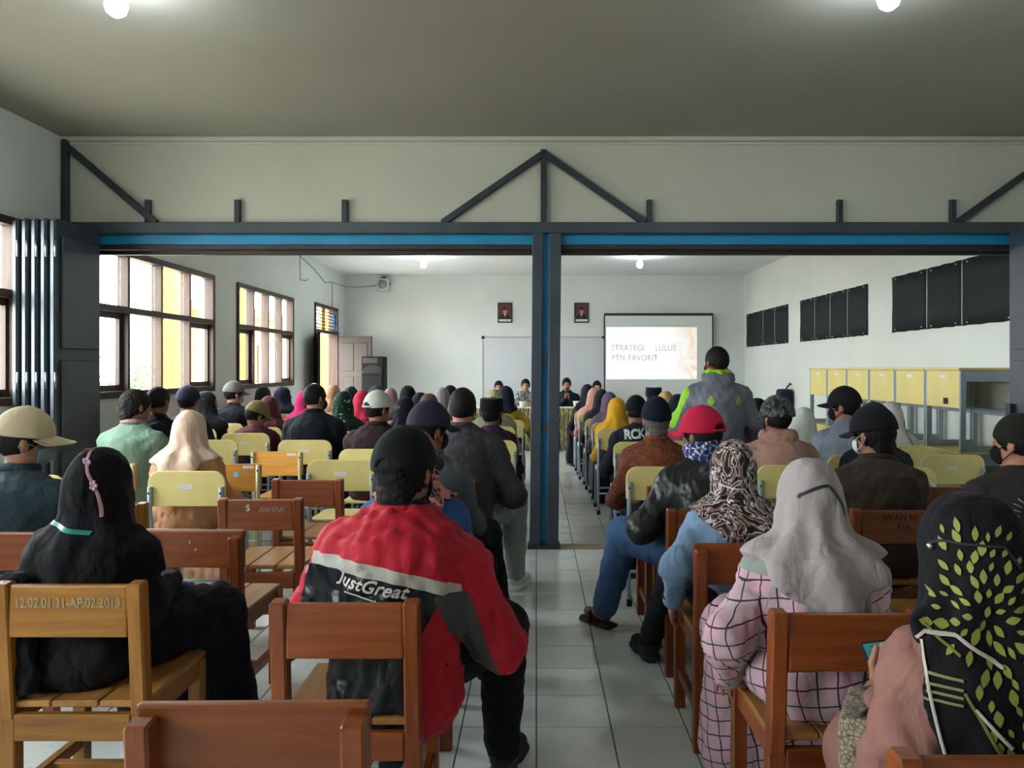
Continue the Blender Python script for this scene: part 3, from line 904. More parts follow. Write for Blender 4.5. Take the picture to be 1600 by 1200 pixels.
# ------------------------------------------------------------------ front wall: whiteboard, screen, portraits, wall speaker
wb = empty('whiteboard', (.14, YF, .85))
MB().box((-1.2, -.022, 0), (1.2, -.004, 1.2), .002).build('writing_surface', plain('#ccd0d4', .22, .02), wb)
al = plain('#b5b9bb', .35, metal=.6)
for lo, hi in (((-1.21, -.03, -.015), (1.21, -.002, .005)), ((-1.21, -.03, 1.195), (1.21, -.002, 1.215)), ((-1.215, -.03, 0), (-1.195, -.002, 1.2)), ((1.195, -.03, 0), (1.215, -.002, 1.2))):
    MB().box(lo, hi, .002).build('frame', al, wb)
for x in (-1.2, 1.2):
    MB().box((x - .03, -.036, 1.17), (x + .03, -.004, 1.225), .004).build('corner_clip', M_RUB, wb)
MB().box((-.6, -.09, -.03), (.9, -.03, -.015), .003).build('pen_tray', al, wb)
tag(wb, 'wide whiteboard with metal frame on the front wall', 'whiteboard')

ps = empty('projection_screen', (2.41, YF - .16, 0))
MB().box((-1.06, -.006, .72), (1.06, .0, 2.49)).build('fabric', plain('#d3d8d4', .7, .02), ps)
bk = plain('#191b1d', .6)
MB().box((-1.075, -.012, 2.47), (1.075, .012, 2.52), .004).build('top_case', bk, ps)
for x in (-1.067, 1.067): MB().box((x - .012, -.010, .72), (x + .012, .004, 2.48)).build('side_border', bk, ps)
MB().box((-1.075, -.012, .70), (1.075, .012, .73), .004).build('bottom_bar', bk, ps)
MB().tube([(0, .05, .25), (0, .05, 2.5)], .018).build('stand_pole', bk, ps)
for k in range(3):
    a = math.radians(90 + 120 * k); MB().tube([(0, .05, .5), (.45 * math.cos(a), .05 + .25 * math.sin(a) * (.3 if k == 0 else 1), .02)], .012).build('tripod_leg', bk, ps)
def slide_mat():
    t = NT('projected_slide'); co = t.co(); s = t.sep(co)
    n1 = t.noise(2.2, co, detail=5, dist=1.2)
    m = t.math('MULTIPLY', t.math('SMOOTH_MIN', t.math('MAXIMUM', t.math('MULTIPLY_ADD', s[0], 2.2, -.55), 0.0), 1.0, .2), t.ramp(n1, [(.40, (0, 0, 0, 1)), (.55, (1, 1, 1, 1)), (.66, (.15, .15, .15, 1))]))
    col = t.mix(m, (1, 1, 1, 1), lin('#f0cdb0'))
    t.base(col); t.l(col, t.b.inputs['Emission Color']); t.b.inputs['Emission Strength'].default_value = .30; t.set(.7)
    return t.m
sl = MB().box((-1.03, -.0095, 1.22), (.755, -.0075, 2.245)).build('projected_slide', slide_mat(), ps)
tx = plain('#e4e0dc', .7); tx2 = emit('slide_lettering', '#c9c6c2', .16)
for wd, x, z in (('STRATEGI', -.93, 1.78), ('LULUS', -.07, 1.78), ('PTN', -.93, 1.58), ('FAVORIT', -.60, 1.58)):
    upright_text('slide_lettering', wd, .175, tx2, sl, (x, -.0105, z), .002, 0, .80, 1.05, 'LEFT')
tag(ps, 'projection screen with pale slide and black border', 'projection screen')

def portrait(x, label, hat):
    r = empty('portrait', (x, YF, 2.54)); W, H = .145, .20
    fm = plain('#15181a', .4)
    for lo, hi in (((-W, -.025, -H), (W, -.002, -H + .025)), ((-W, -.025, H - .025), (W, -.002, H)), ((-W, -.025, -H), (-W + .025, -.002, H)), ((W - .025, -.025, -H), (W, -.002, H))):
        MB().box(lo, hi, .003).build('frame', fm, r)
    MB().box((-W + .02, -.012, -H + .02), (W - .02, -.006, H - .02)).build('backdrop', plain('#5e2b30', .6, .2), r)
    sk = plain('#a87a5e', .7)
    MB().prism([(-.105, -.128), (.105, -.128), (.10, -.06), (.04, -.02), (-.04, -.02), (-.10, -.06)], -.0145, -.0122).build('suit', plain('#161a22', .7), r)
    MB().prism([(-.02, -.022), (.02, -.022), (0, -.10)], -.0155, -.0146).build('shirt', plain('#e2e2de', .7), r)
    MB().prism([(-.007, -.03), (.007, -.03), (.009, -.10), (-.009, -.10)], -.0165, -.0156).build('tie', plain('#b3252b', .7), r)
    MB().prism([(.042 * math.cos(a), .03 + .056 * math.sin(a)) for a in [math.radians(20 * i) for i in range(18)]], -.0165, -.0156).build('face', sk, r)
    MB().prism([(-.048, .055), (.048, .055), (.046, .105), (-.044, .112)], -.0175, -.0166).build('hat', plain('#101114', .7), r)
    MB().box((-W + .022, -.014, -H + .026), (W - .022, -.0125, -.13)).build('caption_strip', plain('#d8d8d4', .6), r)
    tag(r, label, 'portrait', 'framed portraits on the front wall')
portrait(-.624, 'framed portrait of a suited man on red, left of the column', 0)
portrait(.90, 'framed portrait of a suited man on red, right of the column', 1)

sp = empty('wall_speaker', (-3.03, YF, 3.10))
MB().box((-.12, -.16, -.13), (.12, -.02, .11), .012, 2).build('cabinet', plain('#c9cbc6', .5), sp)
MB().lathe([(.085, 0), (.09, .01), (.0, .014)], 20).build('grille', plain('#8f938f', .6), sp).matrix_local = Matrix.Translation((0, -.16, -.01)) @ Matrix.Rotation(math.radians(90), 4, 'X')
MB().tube([(-.13 * math.cos(a), -.09, -.02 + .16 * math.sin(a)) for a in [math.radians(18 * i) for i in range(11)]], .01).build('bracket', M_STEELD, sp)
MB().box((-.03, -.03, .10), (.03, 0, .16)).build('wall_mount', M_STEELD, sp)
tag(sp, 'small white wall speaker high in the far left corner', 'speaker')

ls = empty('loudspeaker', (-3.06, 14.5, 0))
MB().box((-.21, -.17, .95), (.21, .19, 1.655), .03, 3).build('cabinet', plain('#141618', .75, .12, 6, 0, 60, 0, .2), ls)
MB().box((-.18, -.185, 1.0), (.18, -.168, 1.30), .01, 2).build('woofer_grille', plain('#1a1c1e', .8, bump=.3, bs=200, spec=.2), ls)
MB().prism([(-.18, 1.34), (.17, 1.34), (.17, 1.44), (.08, 1.50), (-.06, 1.50), (-.18, 1.40)], -.178, -.165, 'y', .004).build('horn', plain('#0c0d0f', .6), ls)
MB().box((.135, -.176, 1.375), (.165, -.168, 1.40)).build('led', emit('blue_led', '#3a48ff', 9), ls)
MB().box((-.17, -.178, 1.53), (.10, -.168, 1.63), .004).build('control_panel', plain('#2c3033', .6), ls)
MB().tube([(0, 0, .28), (0, 0, .96)], .022).build('stand_pole', bk, ls)
for k in range(3):
    a = math.radians(30 + 120 * k); MB().tube([(0, 0, .62), (.38 * math.cos(a), .38 * math.sin(a), .015)], .014).build('tripod_leg', bk, ls)
tag(ls, 'black portable loudspeaker on a stand beside the double door', 'loudspeaker')

# loose cords on the left wall
cm = plain('#6d7673', .7)
tag(MB().tube([(XL + .012, 12.3, 3.24), (XL + .012, 12.32, 3.0), (XL + .012, 12.33, 2.86), (XL + .02, 12.6, 2.87), (XL + .012, 12.75, 2.92)], .006, 6).build('cord', cm), 'short loose cord hanging on the left wall near the second window', 'cord')
tag(MB().tube([(XL + .012, 12.25, 3.25), (XL + .012, 13.1, 3.13), (XL + .012, 13.8, 2.97), (XL + .012, 14.2, 3.03), (XL + .012, 15.2, 3.05), (XL + .3, YF - .015, 3.05), (-3.16, YF - .015, 3.08)], .006, 6).build('cord', cm), 'sagging cord along the left wall to the white speaker', 'cord')
tag(MB().tube([(XL + .012, 14.25, 3.03), (XL + .012, 14.26, 2.7), (XL + .02, 14.25, 2.3), (XL + .03, 14.7, 2.1), (XL + .03, 14.72, .4)], .006, 6).build('cord', cm), 'cord hanging down beside the double door frame', 'cord')

# ------------------------------------------------------------------ speakers' table
def skirt_mat():
    t = NT('gold_brocade'); co = t.co()
    v = t.n('ShaderNodeTexVoronoi'); v.inputs['Scale'].default_value = 22; t.l(t.co((1, 1, .45)), v.inputs['Vector'])
    wv = t.n('ShaderNodeTexWave'); wv.inputs['Scale'].default_value = 9; wv.inputs['Distortion'].default_value = 9; t.l(t.co((1, 1, .6)), wv.inputs['Vector'])
    t.base(t.ramp(t.math('MULTIPLY', v.outputs['Distance'], wv.outputs['Fac']), [(.05, lin('#b3a570')), (.2, lin('#8a7a48')), (.42, lin('#3a3420'))])); t.set(.55); return t.m
tb = empty('speakers_table', (-.15, 13.32, 0))
L = 1.75
MB().box((-L, 0, .70), (L, .54, .735), .004).build('table_top', plain('#6b4a2a', .5), tb)
for x in (-L + .08, 0, L - .08):
    for y in (.08, .46): MB().box((x - .025, y - .025, 0), (x + .025, y + .025, .70), .003).build('leg', M_STEELD, tb)
tag(tb, 'long speakers table in front of the whiteboard', 'table')
V, F = [], []; n = 260
for i in range(n + 1):
    u = -L - .02 + (2 * L + .04) * i / n
    for j, z in enumerate((.742, .735, .5, .25, .02)):
        V.append((u, -.015 - (.022 * math.sin(i * .62) ** 2 + .012 * math.sin(i * .23)) * min(1, j * .5), z))
for i in range(n):
    for j in range(4): q = i * 5 + j; F.append((q, q + 5, q + 6, q + 1))
ts = put('table_skirt', mesh_np('table_skirt', V, F), skirt_mat(), None, (-.15, 13.30, 0)); ts.modifiers.new('thick', 'SOLIDIFY').thickness = .004
tag(ts, 'pleated gold patterned skirt hanging round the speakers table', 'table skirt')
tag(MB().box((-L - .02, -.02, .7365), (L + .02, .56, .744), .002).build('tablecloth', cloth('#d8d8cc', .8, .03), None, (-.15, 13.32, 0)), 'white cloth laid over the speakers table top', 'tablecloth')
pt = empty('potted_plant', (-.24, 13.46, .744))
MB().lathe([(.045, 0), (.06, .09), (.066, .11), (.058, .11), (.05, .09)], 18).build('pot', plain('#e8e8e4', .35), pt)
V, F = [], []; rr = random.Random(5)
for k in range(70):
    a, e = rr.uniform(0, 6.28), rr.uniform(.2, 1.4); q = rr.uniform(.05, .15)
    c = Vector((q*math.cos(a)*math.cos(e), q*math.sin(a)*math.cos(e), .1 + q * 1.4 * math.sin(e))); d = Vector((rr.uniform(-1, 1), rr.uniform(-1, 1), rr.uniform(0, 1))).normalized(); s_ = d.orthogonal().normalized()
    i0 = len(V); V += [c, c + d*.025 + s_*.012, c + d*.05, c + d*.025 - s_*.012]; F.append((i0, i0+1, i0+2, i0+3))
put('foliage', mesh_np('foliage', [tuple(v) for v in V], F, False), plain('#4d5f4c', .6, .3, 30), pt)
tag(pt, 'small potted plant in a white pot on the speakers table', 'plant')
cp = empty('cup', (.71, 13.46, .744))
MB().lathe([(.055, 0), (.065, .10), (.066, .115), (.06, .115), (.052, .01)], 18).build('bowl', plain('#eceae4', .35), cp)
MB().tube([(.06, 0, .09), (.095, 0, .085), (.09, 0, .04), (.06, 0, .035)], .007, 8).build('handle', plain('#eceae4', .35), cp)
tag(cp, 'white cup on the speakers table in front of the uniformed man', 'cup')

# bag hanging on the right wall
bg_ = empty('bag', (XR, 12.45, .72))
V, Q = solid([rbox((-.12, 0, .18), (.05, .10, .15), .05, None, .02), rbox((-.2, 0, .12), (.02, .08, .07), .03, None, .02)], .014)
put('bag_body', mesh_np('bag_body', V, Q), cloth('#1b2236'), bg_)
MB().tube([(-.1, 0, .36), (-.06, .02, .42), (-.01, 0, .47)], .012, 8).build('strap', cloth('#14161c'), bg_)
MB().box((-.236, -.05, .16), (-.229, .02, .175)).build('red_mark', plain('#a32d36', .7), bg_)
MB().tube([(0, 0, .45), (-.04, 0, .46), (-.045, 0, .485)], .006, 6).build('hook', M_STEELD, bg_)
tag(bg_, 'dark navy bag hanging on the right wall past the camouflage cap', 'bag')

# ------------------------------------------------------------------ people
HAIR_SHORT = mesh_np('hair', *solid([ell((0, -.010, .018), (.084, .104, .104)), cut((0, .75, -.66), (0, .060, 0)), cut((0, 0, -1), (0, 0, -.088))], .007, folds(3, .0015, .02)))
HAIR_NAPE = mesh_np('hair', *solid([ell((0, -.012, .014), (.085, .105, .106)), ell((0, -.065, -.075), (.056, .038, .045), None, .03), cut((0, .75, -.66), (0, .060, 0)), cut((0, 0, -1), (0, 0, -.112))], .006, folds(4, .003, .02, .2)))
EYE_ME = MB().ball((0, 0, 0), .0115, 8).mesh('eye')
M_EYE = plain('#17110e', .15)
SKINS = {}
def skin(h):
    if h not in SKINS:
        t = NT('skin'); c = lin(h); t.base(t.ramp(t.noise(20, detail=3), [(.3, sc3(c, .9)), (.7, sc3(c, 1.1))])); t.set(.55, 0, .4)
        t.b.inputs['Subsurface Weight'].default_value = .05; t.b.inputs['Subsurface Radius'].default_value = (.02, .008, .005)
        t.bump(t.noise(150), .08, .002); SKINS[h] = t.m
    return SKINS[h]
M_VEL = cloth('#101216', .95, .1, crease=.1)

def head_prims(hc, R, face=True):
    T = lambda *a: hc + R @ v3(*a)
    P = [ell(T(0, -.008, .020), (.075, .095, .095), R, .03), ell(T(0, .032, -.048), (.058, .062, .068), R, .035), ell(T(0, .040, -.082), (.036, .045, .030), R, .03)]
    P += [ell(T(s * .080, -.004, -.014), (.010, .022, .032), R @ rotm(s * 18), .012) for s in (-1, 1)]
    if face:
        P += [cap(T(0, .092, .012), T(0, .108, -.028), .009, .014, .014), ell(T(0, .094, -.062), (.024, .010, .009), R, .008),
              ell(T(0, .082, .022), (.05, .014, .010), R, .02)]
        P += [minus(ell(T(s * .030, .098, .004), (.016, .010, .009), R, .01)) for s in (-1, 1)]
    return P

def joints(hgt, lean, stand=False, wide=1.0, headfwd=0.0, hipz=None):
    J = {}; hz = hipz or (.84 if stand else .545); a = math.radians(lean); u = v3(0, math.sin(a), math.cos(a))
    sp = (hgt - hz - .05 * math.cos(a) - .20) / (.535 * math.cos(a)); J['sp'] = sp
    hip = v3(0, 0, hz); J['hip'] = hip; J['u'] = u
    J['waist'] = hip + .19 * sp * u + v3(0, -.005, 0); J['chest'] = hip + .37 * sp * u + v3(0, -.015, 0)
    q = min(1.08, .52 + .48 * sp); J['q'] = q
    J['nb'] = hip + .535 * sp * u; J['sh'] = hip + .43 * sp * u
    J['shL'] = J['sh'] + v3(-.165 * wide * q, .01, -.032); J['shR'] = J['sh'] + v3(.165 * wide * q, .01, -.032)
    J['hc'] = J['nb'] + .05 * u + v3(0, .015 + headfwd, .085)
    return J
def arm(J, s, mode):
    sh = J['shR'] if s > 0 else J['shL']; hz = J['hip'][2]
    if isinstance(mode, (tuple, list)): return [np.array(q, float) for q in mode]
    if mode == 'lap': e = sh + v3(s*.075, .10, -.25); w = v3(s*.10, .31, hz+.135); d = v3(-s*.6, .8, -.1); p = v3(0, 0, -1)
    elif mode == 'thigh': e = sh + v3(s*.095, .05, -.26); w = v3(s*.15, .32, hz+.135); d = v3(-s*.2, 1, -.15); p = v3(0, 0, -1)
    elif mode == 'front': e = sh + v3(s*.10, .07, -.25); w = v3(s*.05, .24, hz+.20); d = v3(-s*1, .3, 0); p = v3(0, -1, 0)
    elif mode == 'side': e = sh + v3(s*.085, -.02, -.26); w = v3(s*.235, .10, hz-.01); d = v3(0, .6, -.8); p = v3(-s, 0, 0)
    elif mode == 'hang': e = sh + v3(s*.06, -.03, -.29); w = e + v3(s*.01, .06, -.25); d = v3(0, .1, -1); p = v3(-s, 0, 0)
    elif mode == 'talk': e = sh + v3(s*.09, .08, -.25); w = J['hc'] + v3(s*.045, .15, -.285); d = v3(-s*.3, .1, 1); p = v3(-s, .2, 0)
    return [e, w, d, p]
def torso(J, g, i, hem=.03, wide=1.0):
    u = J['u']; sh = J['sh']; q = J['q']; g = g * q
    P = [econe(J['hip'] + v3(0, .0, -hem), J['waist'], (.160*g+i, .120*g+i), (.146*g+i, .112*g+i), .05),
         econe(J['waist'], J['chest'], (.146*g+i, .112*g+i), (.155*g+i, .112*g+i), .05),
         econe(J['chest'], sh - .015*u, (.155*g+i, .112*g+i), (.120*wide*q+i, .074+i), .05),
         cap(J['shL'], J['shR'], .044+i, None, .06)]
    for k in ('shL', 'shR'):
        P.append(cap(J['nb'] + .004*u, J[k]*.72 + sh*.28 + .006*u, .043+i*.45, .046+i*.8, .045))
    return P
def arm_prims(J, s, a, i, g=1, k=.055):
    sh = J['shR'] if s > 0 else J['shL']
    g = g * J['q']
    return [cap(sh, a[0], .053*g+i, .041*g+i, k), cap(a[0], a[1], .041*g+i, .029*g+i*.9, k)]
def leg_prims(J, L, i, g=1):
    P = []
    for s, (kn, an, yaw) in zip((-1, 1), L):
        h = J['hip'] + v3(s*.085, .02, -.005)
        P += [cap(h, kn, .083*g+i, .060*g+i, .04), cap(kn, an, .058*g+i, .040+i, .03)]
    return P
def skirt_prims(J, L, g=1):
    (k0, a0, _), (k1, a1, _) = L; km = (k0 + k1) / 2; am = (a0 + a1) / 2
    return [econe(J['hip'], km, (.19*g, .11), (.17*g, .085), .06), econe(km, am + v3(0, .0, -.0), (.17*g, .085), (.20*g, .11), .06),
            cap(k0, a0, .085, .09, .05), cap(k1, a1, .085, .09, .05), cap(J['hip'] + v3(-.08, 0, 0), k0, .1*g, .09, .05), cap(J['hip'] + v3(.08, 0, 0), k1, .1*g, .09, .05), cut((0, 0, -1), (0, 0, .04))]
def hijab_prims(J, R, drape=.20, back=.0, g=1.0, inf=.02, wide=1.0, slope=.55, left=None, tie=False, A=None):
    hc = J['hc']; nb = J['nb']; u = J['u']; T = lambda *a: hc + R @ v3(*a)
    P = torso(J, g, inf + .025, 0, wide) + [cap(J['shL'], J['shL'] + v3(-.02, .02, -.10), .062 + inf, None, .04), cap(J['shR'], J['shR'] + v3(.02, .02, -.10), .062 + inf, None, .04)]
    if left is not None:
        for k_, a_ in (('shL', A[0]), ('shR', A[1])): P.append(cap(J[k_], J[k_] * .25 + a_[0] * .75, .072*g + inf*.7, .062*g + inf*.7, .05))
    low = max(drape, back); zl = nb[2] - low * u[2]
    if left is None:
        for s in (-1, 1): P.append(cut((s * slope, 0, -1), (0, 0, zl)))
        P.append(cut((0, 0, -1), (0, 0, zl + .02)))
    else:
        for n_, p_ in left: P.append(cut(n_, p_))
        P.append(cut((0, 0, -1), (0, 0, zl)))
    P += [ell(T(0, -.010, .014), (.090, .111, .115), R, .03), ell(T(0, .015, -.06), (.076, .086, .073), R, .04),
         *([cap(T(0, -.02, -.05), nb + v3(0, -.005, .02), .066, .066, .035), cap(nb + v3(-.06, -.075, .035), nb + v3(.05, -.085, .025), .020, .024, .02), ell(nb + v3(.0, -.095, .028), (.032, .026, .026), None, .02), econe(nb + v3(0, -.085, .02), nb + v3(0, -.10, -.13), (.035, .022), (.085, .03), .03)] if tie else
           [cap(T(0, -.025, -.045), nb + v3(0, -.005, .03), .083, .074, .05), econe(nb + .04*u, nb - .05*u, (.082, .078), (.12, .095), .06)])]
    P += [minus(ell(T(0, .118, -.012), (.052, .062, .070), R, .015)), minus(ell(T(0, .075, -.012), (.050, .06, .066), R, .015))]
    return P
def hijab_warp(J, seed, amp=.006, n=8):
    f = folds(seed, min(amp * .55, .0035), .11, .3); zt = J['hc'][2]; r = np.random.RandomState(seed + 50); ph = r.uniform(0, 6.28); b = r.uniform(.6, 1.4)
    def w(x, y, z):
        th = np.arctan2(x, -(y - J['nb'][1]))
        m = np.clip((zt + .03 - z) / .22, 0, 1)
        return f(x, y, z) * (.7 + .3 * m) + amp * m * np.sin(n * th + ph + 1.4 * np.sin(b * 6 * z + ph) + 4 * z)
    return w

def place(me, name, mat, parent, hc, R, off=(0, 0, 0), tilt=0, yaw=0, s=1.0):
    o = put(name, me, mat, parent)
    RR = R @ rotm(yaw, tilt)
    M = Matrix.Identity(4)
    for i in range(3):
        for j in range(3): M[i][j] = float(RR[i, j]) * s
    M.translation = Vector([float(q) for q in hc + R @ np.array(off, float)])
    o.matrix_local = M
    return o
def cap_on(root, hc, R, mat, back=False, open_=False, off=(0, 0, .026), tilt=4, s=1.0, brim=None, yaw=0):
    c = place(CAPO_ME if open_ else CAP_ME, 'cap', mat, root, hc, R, off, tilt * (-1 if back else 1), (180 if back else 0) + yaw, s)
    put('brim', BRIM_ME, brim or mat, c); put('button', CBUT_ME, mat, c)
    if open_: put('strap', CSTRAP_ME, mat, c)
    return c

PEOPLE = {}
def person(key, label, x, y, hgt, yaw=0, sex='m', girth=1.0, wide=1.0, lean=13, head=(0, 0, 0), arms=('lap', 'lap'), legs=None, skn='#8a5f47',
           top='#444444', inf=.018, top_name='shirt', zones=None, bottom='#22252c', skirt=False, hair=None, nape=False, res=.02, headfwd=0.0, collar=None,
           hijab=None, drape=.2, back=0.0, hw=.55, left=None, tie=False, mask=None, shoes='#1c1c1e', stand=False, eyes=False, fold=.0045, hem=.03, curl=22, warp=None, hres=None, bottom_inf=.012, barefoot=False, hipz=None, hfold=.006, drop=(0, 0)):
    if sex == 'f': wide = wide * .92
    seed = sum(ord(q) for q in key) * 7 + int(x * 100) % 50
    J = joints(hgt, lean, stand, wide, headfwd, hipz)
    J['shL'][2] -= drop[0]; J['shR'][2] -= drop[1]
    R = rotm(*head); hc = J['hc']; hz = J['hip'][2]
    if legs is None:
        if stand: legs = [(v3(s*.10, .02, .46), v3(s*.11, .0, .09), 0) for s in (-1, 1)]
        else: legs = [(v3(s*.125, .41, hz - .02), v3(s*.13, .43, .10), 0) for s in (-1, 1)]
    else: legs = [(np.array(a, float), np.array(b, float), c) for a, b, c in legs]
    A = [arm(J, s, m) for s, m in zip((-1, 1), arms)]
    g = girth; far = res > .015
    P = torso(J, g*.97, -.006, 0, wide) + [cap(J['nb'] - .03*J['u'], hc + R @ v3(0, -.012, -.055), .054, .055, .03)]
    for s, a in zip((-1, 1), A): P += arm_prims(J, s, a, -.004)
    P += leg_prims(J, legs, -.006, g)
    for (kn, an, yw) in legs:
        f = an + rotm(yw) @ v3(0, .13, -.055); P += [cap(an, an + v3(0, 0, -.04), .036, .038, .02), cap(an + v3(0, 0, -.045), f, .036, .026, .02)]
    P += head_prims(hc, R)
    V, Q = solid(P, min(res, .014))
    for s, a in zip((-1, 1), A):
        dd = np.array(a[1]) - np.array(a[0]); dd = dd / np.linalg.norm(dd)
        hv, hq = hand_at(a[1] + .012 * dd, a[2], a[3], s > 0, curl, .98 if sex == 'm' else .9)
        Q = np.concatenate([Q, hq + len(V)]); V = np.concatenate([V, hv])
    root = put('person', mesh_np('person', V, Q), skin(skn), None, (x, y, 0), math.radians(yaw))
    tag(root, label, 'person', 'people at the meeting')
    asm = lambda c: cloth(c) if isinstance(c, str) else c
    # upper garment
    P = torso(J, g, inf, hem, wide)
    for s, a in zip((-1, 1), A): P += arm_prims(J, s, a, inf * .62, g)
    P.append(cut(J['u'] + v3(0, .1, 0), J['nb'] + .03 * J['u']))
    f0 = warp or folds(seed, fold, .10)
    TV, TQ = solid(P, res, f0)
    me = mesh_np(top_name, TV, TQ)
    if zones:
        for i, z in enumerate(zones):
            at = me.attributes.new('zone%d' % i, 'FLOAT', 'POINT'); at.data.foreach_set('value', z(TV[:, 0], TV[:, 1], TV[:, 2], J, A).astype(f32))
    tp = put(top_name, me, asm(top), root)
    if collar:
        m = MB(); n = 16; nb = J['nb'] + .022 * J['u'] + v3(0, -.006, 0)
        pts = [nb + v3(.068 * math.cos(q), .068 * math.sin(q) , .010 * math.sin(q) * -1) for q in [2*math.pi*i/n for i in range(n + 1)]]
        m.tube([tuple(p) for p in pts], .018, 8).build('collar', asm(collar), tp)
    # lower garment
    if skirt: BV, BQ = solid(skirt_prims(J, legs, g), max(res, .014), folds(seed + 1, .006, .12, .2))
    else: BV, BQ = solid(leg_prims(J, legs, bottom_inf, g) + [econe(J['hip'] + v3(-.06, .02, -.02), J['hip'] + v3(.06, .02, -.02), (.09*g, .11*g), (.09*g, .11*g), .05, (0, 1, 0)), econe(J['hip'], J['waist'] * .4 + J['hip'] * .6, (.155*g, .118*g), (.15*g, .115*g), .04)], res, folds(seed + 1, .0035, .10))
    put('skirt' if skirt else 'trousers', mesh_np('bottom', BV, BQ), asm(bottom), root)
    # footwear
    if not barefoot:
        for (kn, an, yw) in legs:
            o = put('shoe', SHOE_ME, plain(shoes, .6), root, (an[0], an[1], an[2] - .10), math.radians(yw)); put('sole', SOLE_ME, plain('#2a2a2a' if shoes != '#c9cdd0' else '#d8d8d4', .7), o)
    # head
    if hair: place(HAIR_NAPE if nape else HAIR_SHORT, 'hair', plain(hair, .7, .3, 60, .35, 160, 0, .2), root, hc, R)
    hv = None
    if hijab:
        hv = solid(hijab_prims(J, R, drape, back, g, inf, wide, hw, left, tie, A), hres or res * .9, hijab_warp(J, seed + 9, hfold))
        put('hijab', mesh_np('hijab', *hv), asm(hijab), root)
    if mask:
        o = place(MASK_ME, 'mask', cloth(mask, crease=.1), root, hc, R)
        for q in MSTRAP_ME: put('mask_strap', q, cloth(mask, crease=.1), o)
    if eyes:
        for s in (-1, 1): place(EYE_ME, 'eye', M_EYE, root, hc, R, (s * .030, .082, .004))
    PEOPLE[key] = dict(root=root, J=J, R=R, hc=hc, A=A, legs=legs, top=tp, TV=TV, TQ=TQ, hv=hv, BV=BV, BQ=BQ)
    return PEOPLE[key]
def bvh(V, Q): return BVHTree.FromPolygons([tuple(v) for v in V], [tuple(int(i) for i in q) for q in Q])
def project(bv, pts, off=.003, direction=(0, 1, 0), start=-1.2, base=(0, 0)):
    """drop (x, z) points onto a garment along +Y from behind"""
    out = []; d = Vector(direction)
    e = Vector((d.y, -d.x, 0))
    for x, z in pts:
        o = e * x + Vector((base[0], base[1], z)) + d * start
        loc, n, i, t = bv.ray_cast(o, d)
        if loc is None: out.append(None)
        else: out.append(loc - d * off)
    return out
def decal_mesh(bv, me, off=.003):
    """flat mesh laid out in XZ -> wrapped on a garment"""
    bm = bmesh.new(); bm.from_mesh(me)
    bmesh.ops.triangulate(bm, faces=bm.faces[:])
    for it in range(2):
        es = [e for e in bm.edges if e.calc_length() > .03]
        if es: bmesh.ops.subdivide_edges(bm, edges=es, cuts=1)
        bmesh.ops.triangulate(bm, faces=[f for f in bm.faces if len(f.verts) > 3])
    dead = []
    for v in bm.verts:
        p = project(bv, [(v.co.x, v.co.z)], off)[0]
        if p is None: dead.append(v)
        else: v.co = p
    if dead: bmesh.ops.delete(bm, geom=dead, context='VERTS')
    bm.to_mesh(me); bm.free(); return me
def ribbon(bv, pts, w, off=.004, **pk):
    """narrow band following (x, z) points on a garment"""
    V, F = [], []; n = len(pts)
    for i, (x, z) in enumerate(pts):
        a, b = pts[max(i-1, 0)], pts[min(i+1, n-1)]; t = Vector((b[0]-a[0], b[1]-a[1])).normalized(); nn = Vector((-t.y, t.x)) * w / 2
        for k in (-1, 0, 1):
            p = project(bv, [(x + nn.x*k, z + nn.y*k)], off + (.002 if k == 0 else 0), **pk)[0]
            V.append(tuple(p) if p is not None else (V[-1] if V else (x, 0, z)))
    for i in range(n - 1):
        for k in range(2): q = i*3 + k; F.append((q, q+1, q+4, q+3))
    return mesh_np('ribbon', V, F)

# ------------------------------------------------------------------ patterned cloths
def plaid_nodes(t):
    co = t.co((1, 1, 1), (0, .16, 0)); s = t.sep(co)
    def line(v, per, wd, off=0):
        return t.math('LESS_THAN', t.math('ABSOLUTE', t.math('SUBTRACT', t.math('FRACT', t.math('MULTIPLY_ADD', v, 1/per, off)), .5)), wd / per)
    h = t.math('MULTIPLY', t.math('SUBTRACT', s[0], s[1]), .75)
    a = t.math('MAXIMUM', line(h, .048, .0022), line(s[2], .048, .0022))
    b = t.math('MAXIMUM', line(h, .096, .017, .25), line(s[2], .096, .017, .25))
    col = t.mix(t.math('MULTIPLY', b, .55), lin('#c79eac'), lin('#a9a5a5'))
    return t.mix(a, col, lin('#41283a'))
def m_plaid():
    t = NT('plaid'); t.base(plaid_nodes(t)); t.set(.85, 0, .2); t.bump(t.noise(14, dist=.8), .35, .02); return t.m
def m_batik(a, b, c, sc=34):
    t = NT('batik'); v = t.n('ShaderNodeTexVoronoi', feature='DISTANCE_TO_EDGE'); v.inputs['Scale'].default_value = sc; t.l(t.co((1, 1, 1), (.4, .5, .6)), v.inputs['Vector'])
    w = t.n('ShaderNodeTexWave'); w.inputs['Scale'].default_value = 16; w.inputs['Distortion'].default_value = 5; w.inputs['Detail'].default_value = 3; t.l(t.co((1, 1, 1), (.7, .6, .7)), w.inputs['Vector'])
    col = t.ramp(v.outputs['Distance'], [(.02, lin(a)), (.10, lin(b))])
    col = t.mix(t.math('MULTIPLY', t.math('GREATER_THAN', w.outputs['Fac'], .6), .75), col, lin(c))
    big = t.noise(4, detail=2); col = t.mix(t.math('MULTIPLY', t.math('GREATER_THAN', big, .52), .35), col, lin(b))
    t.base(col); t.set(.8, 0, .25); t.bump(t.noise(14, dist=.8), .35, .02); return t.m
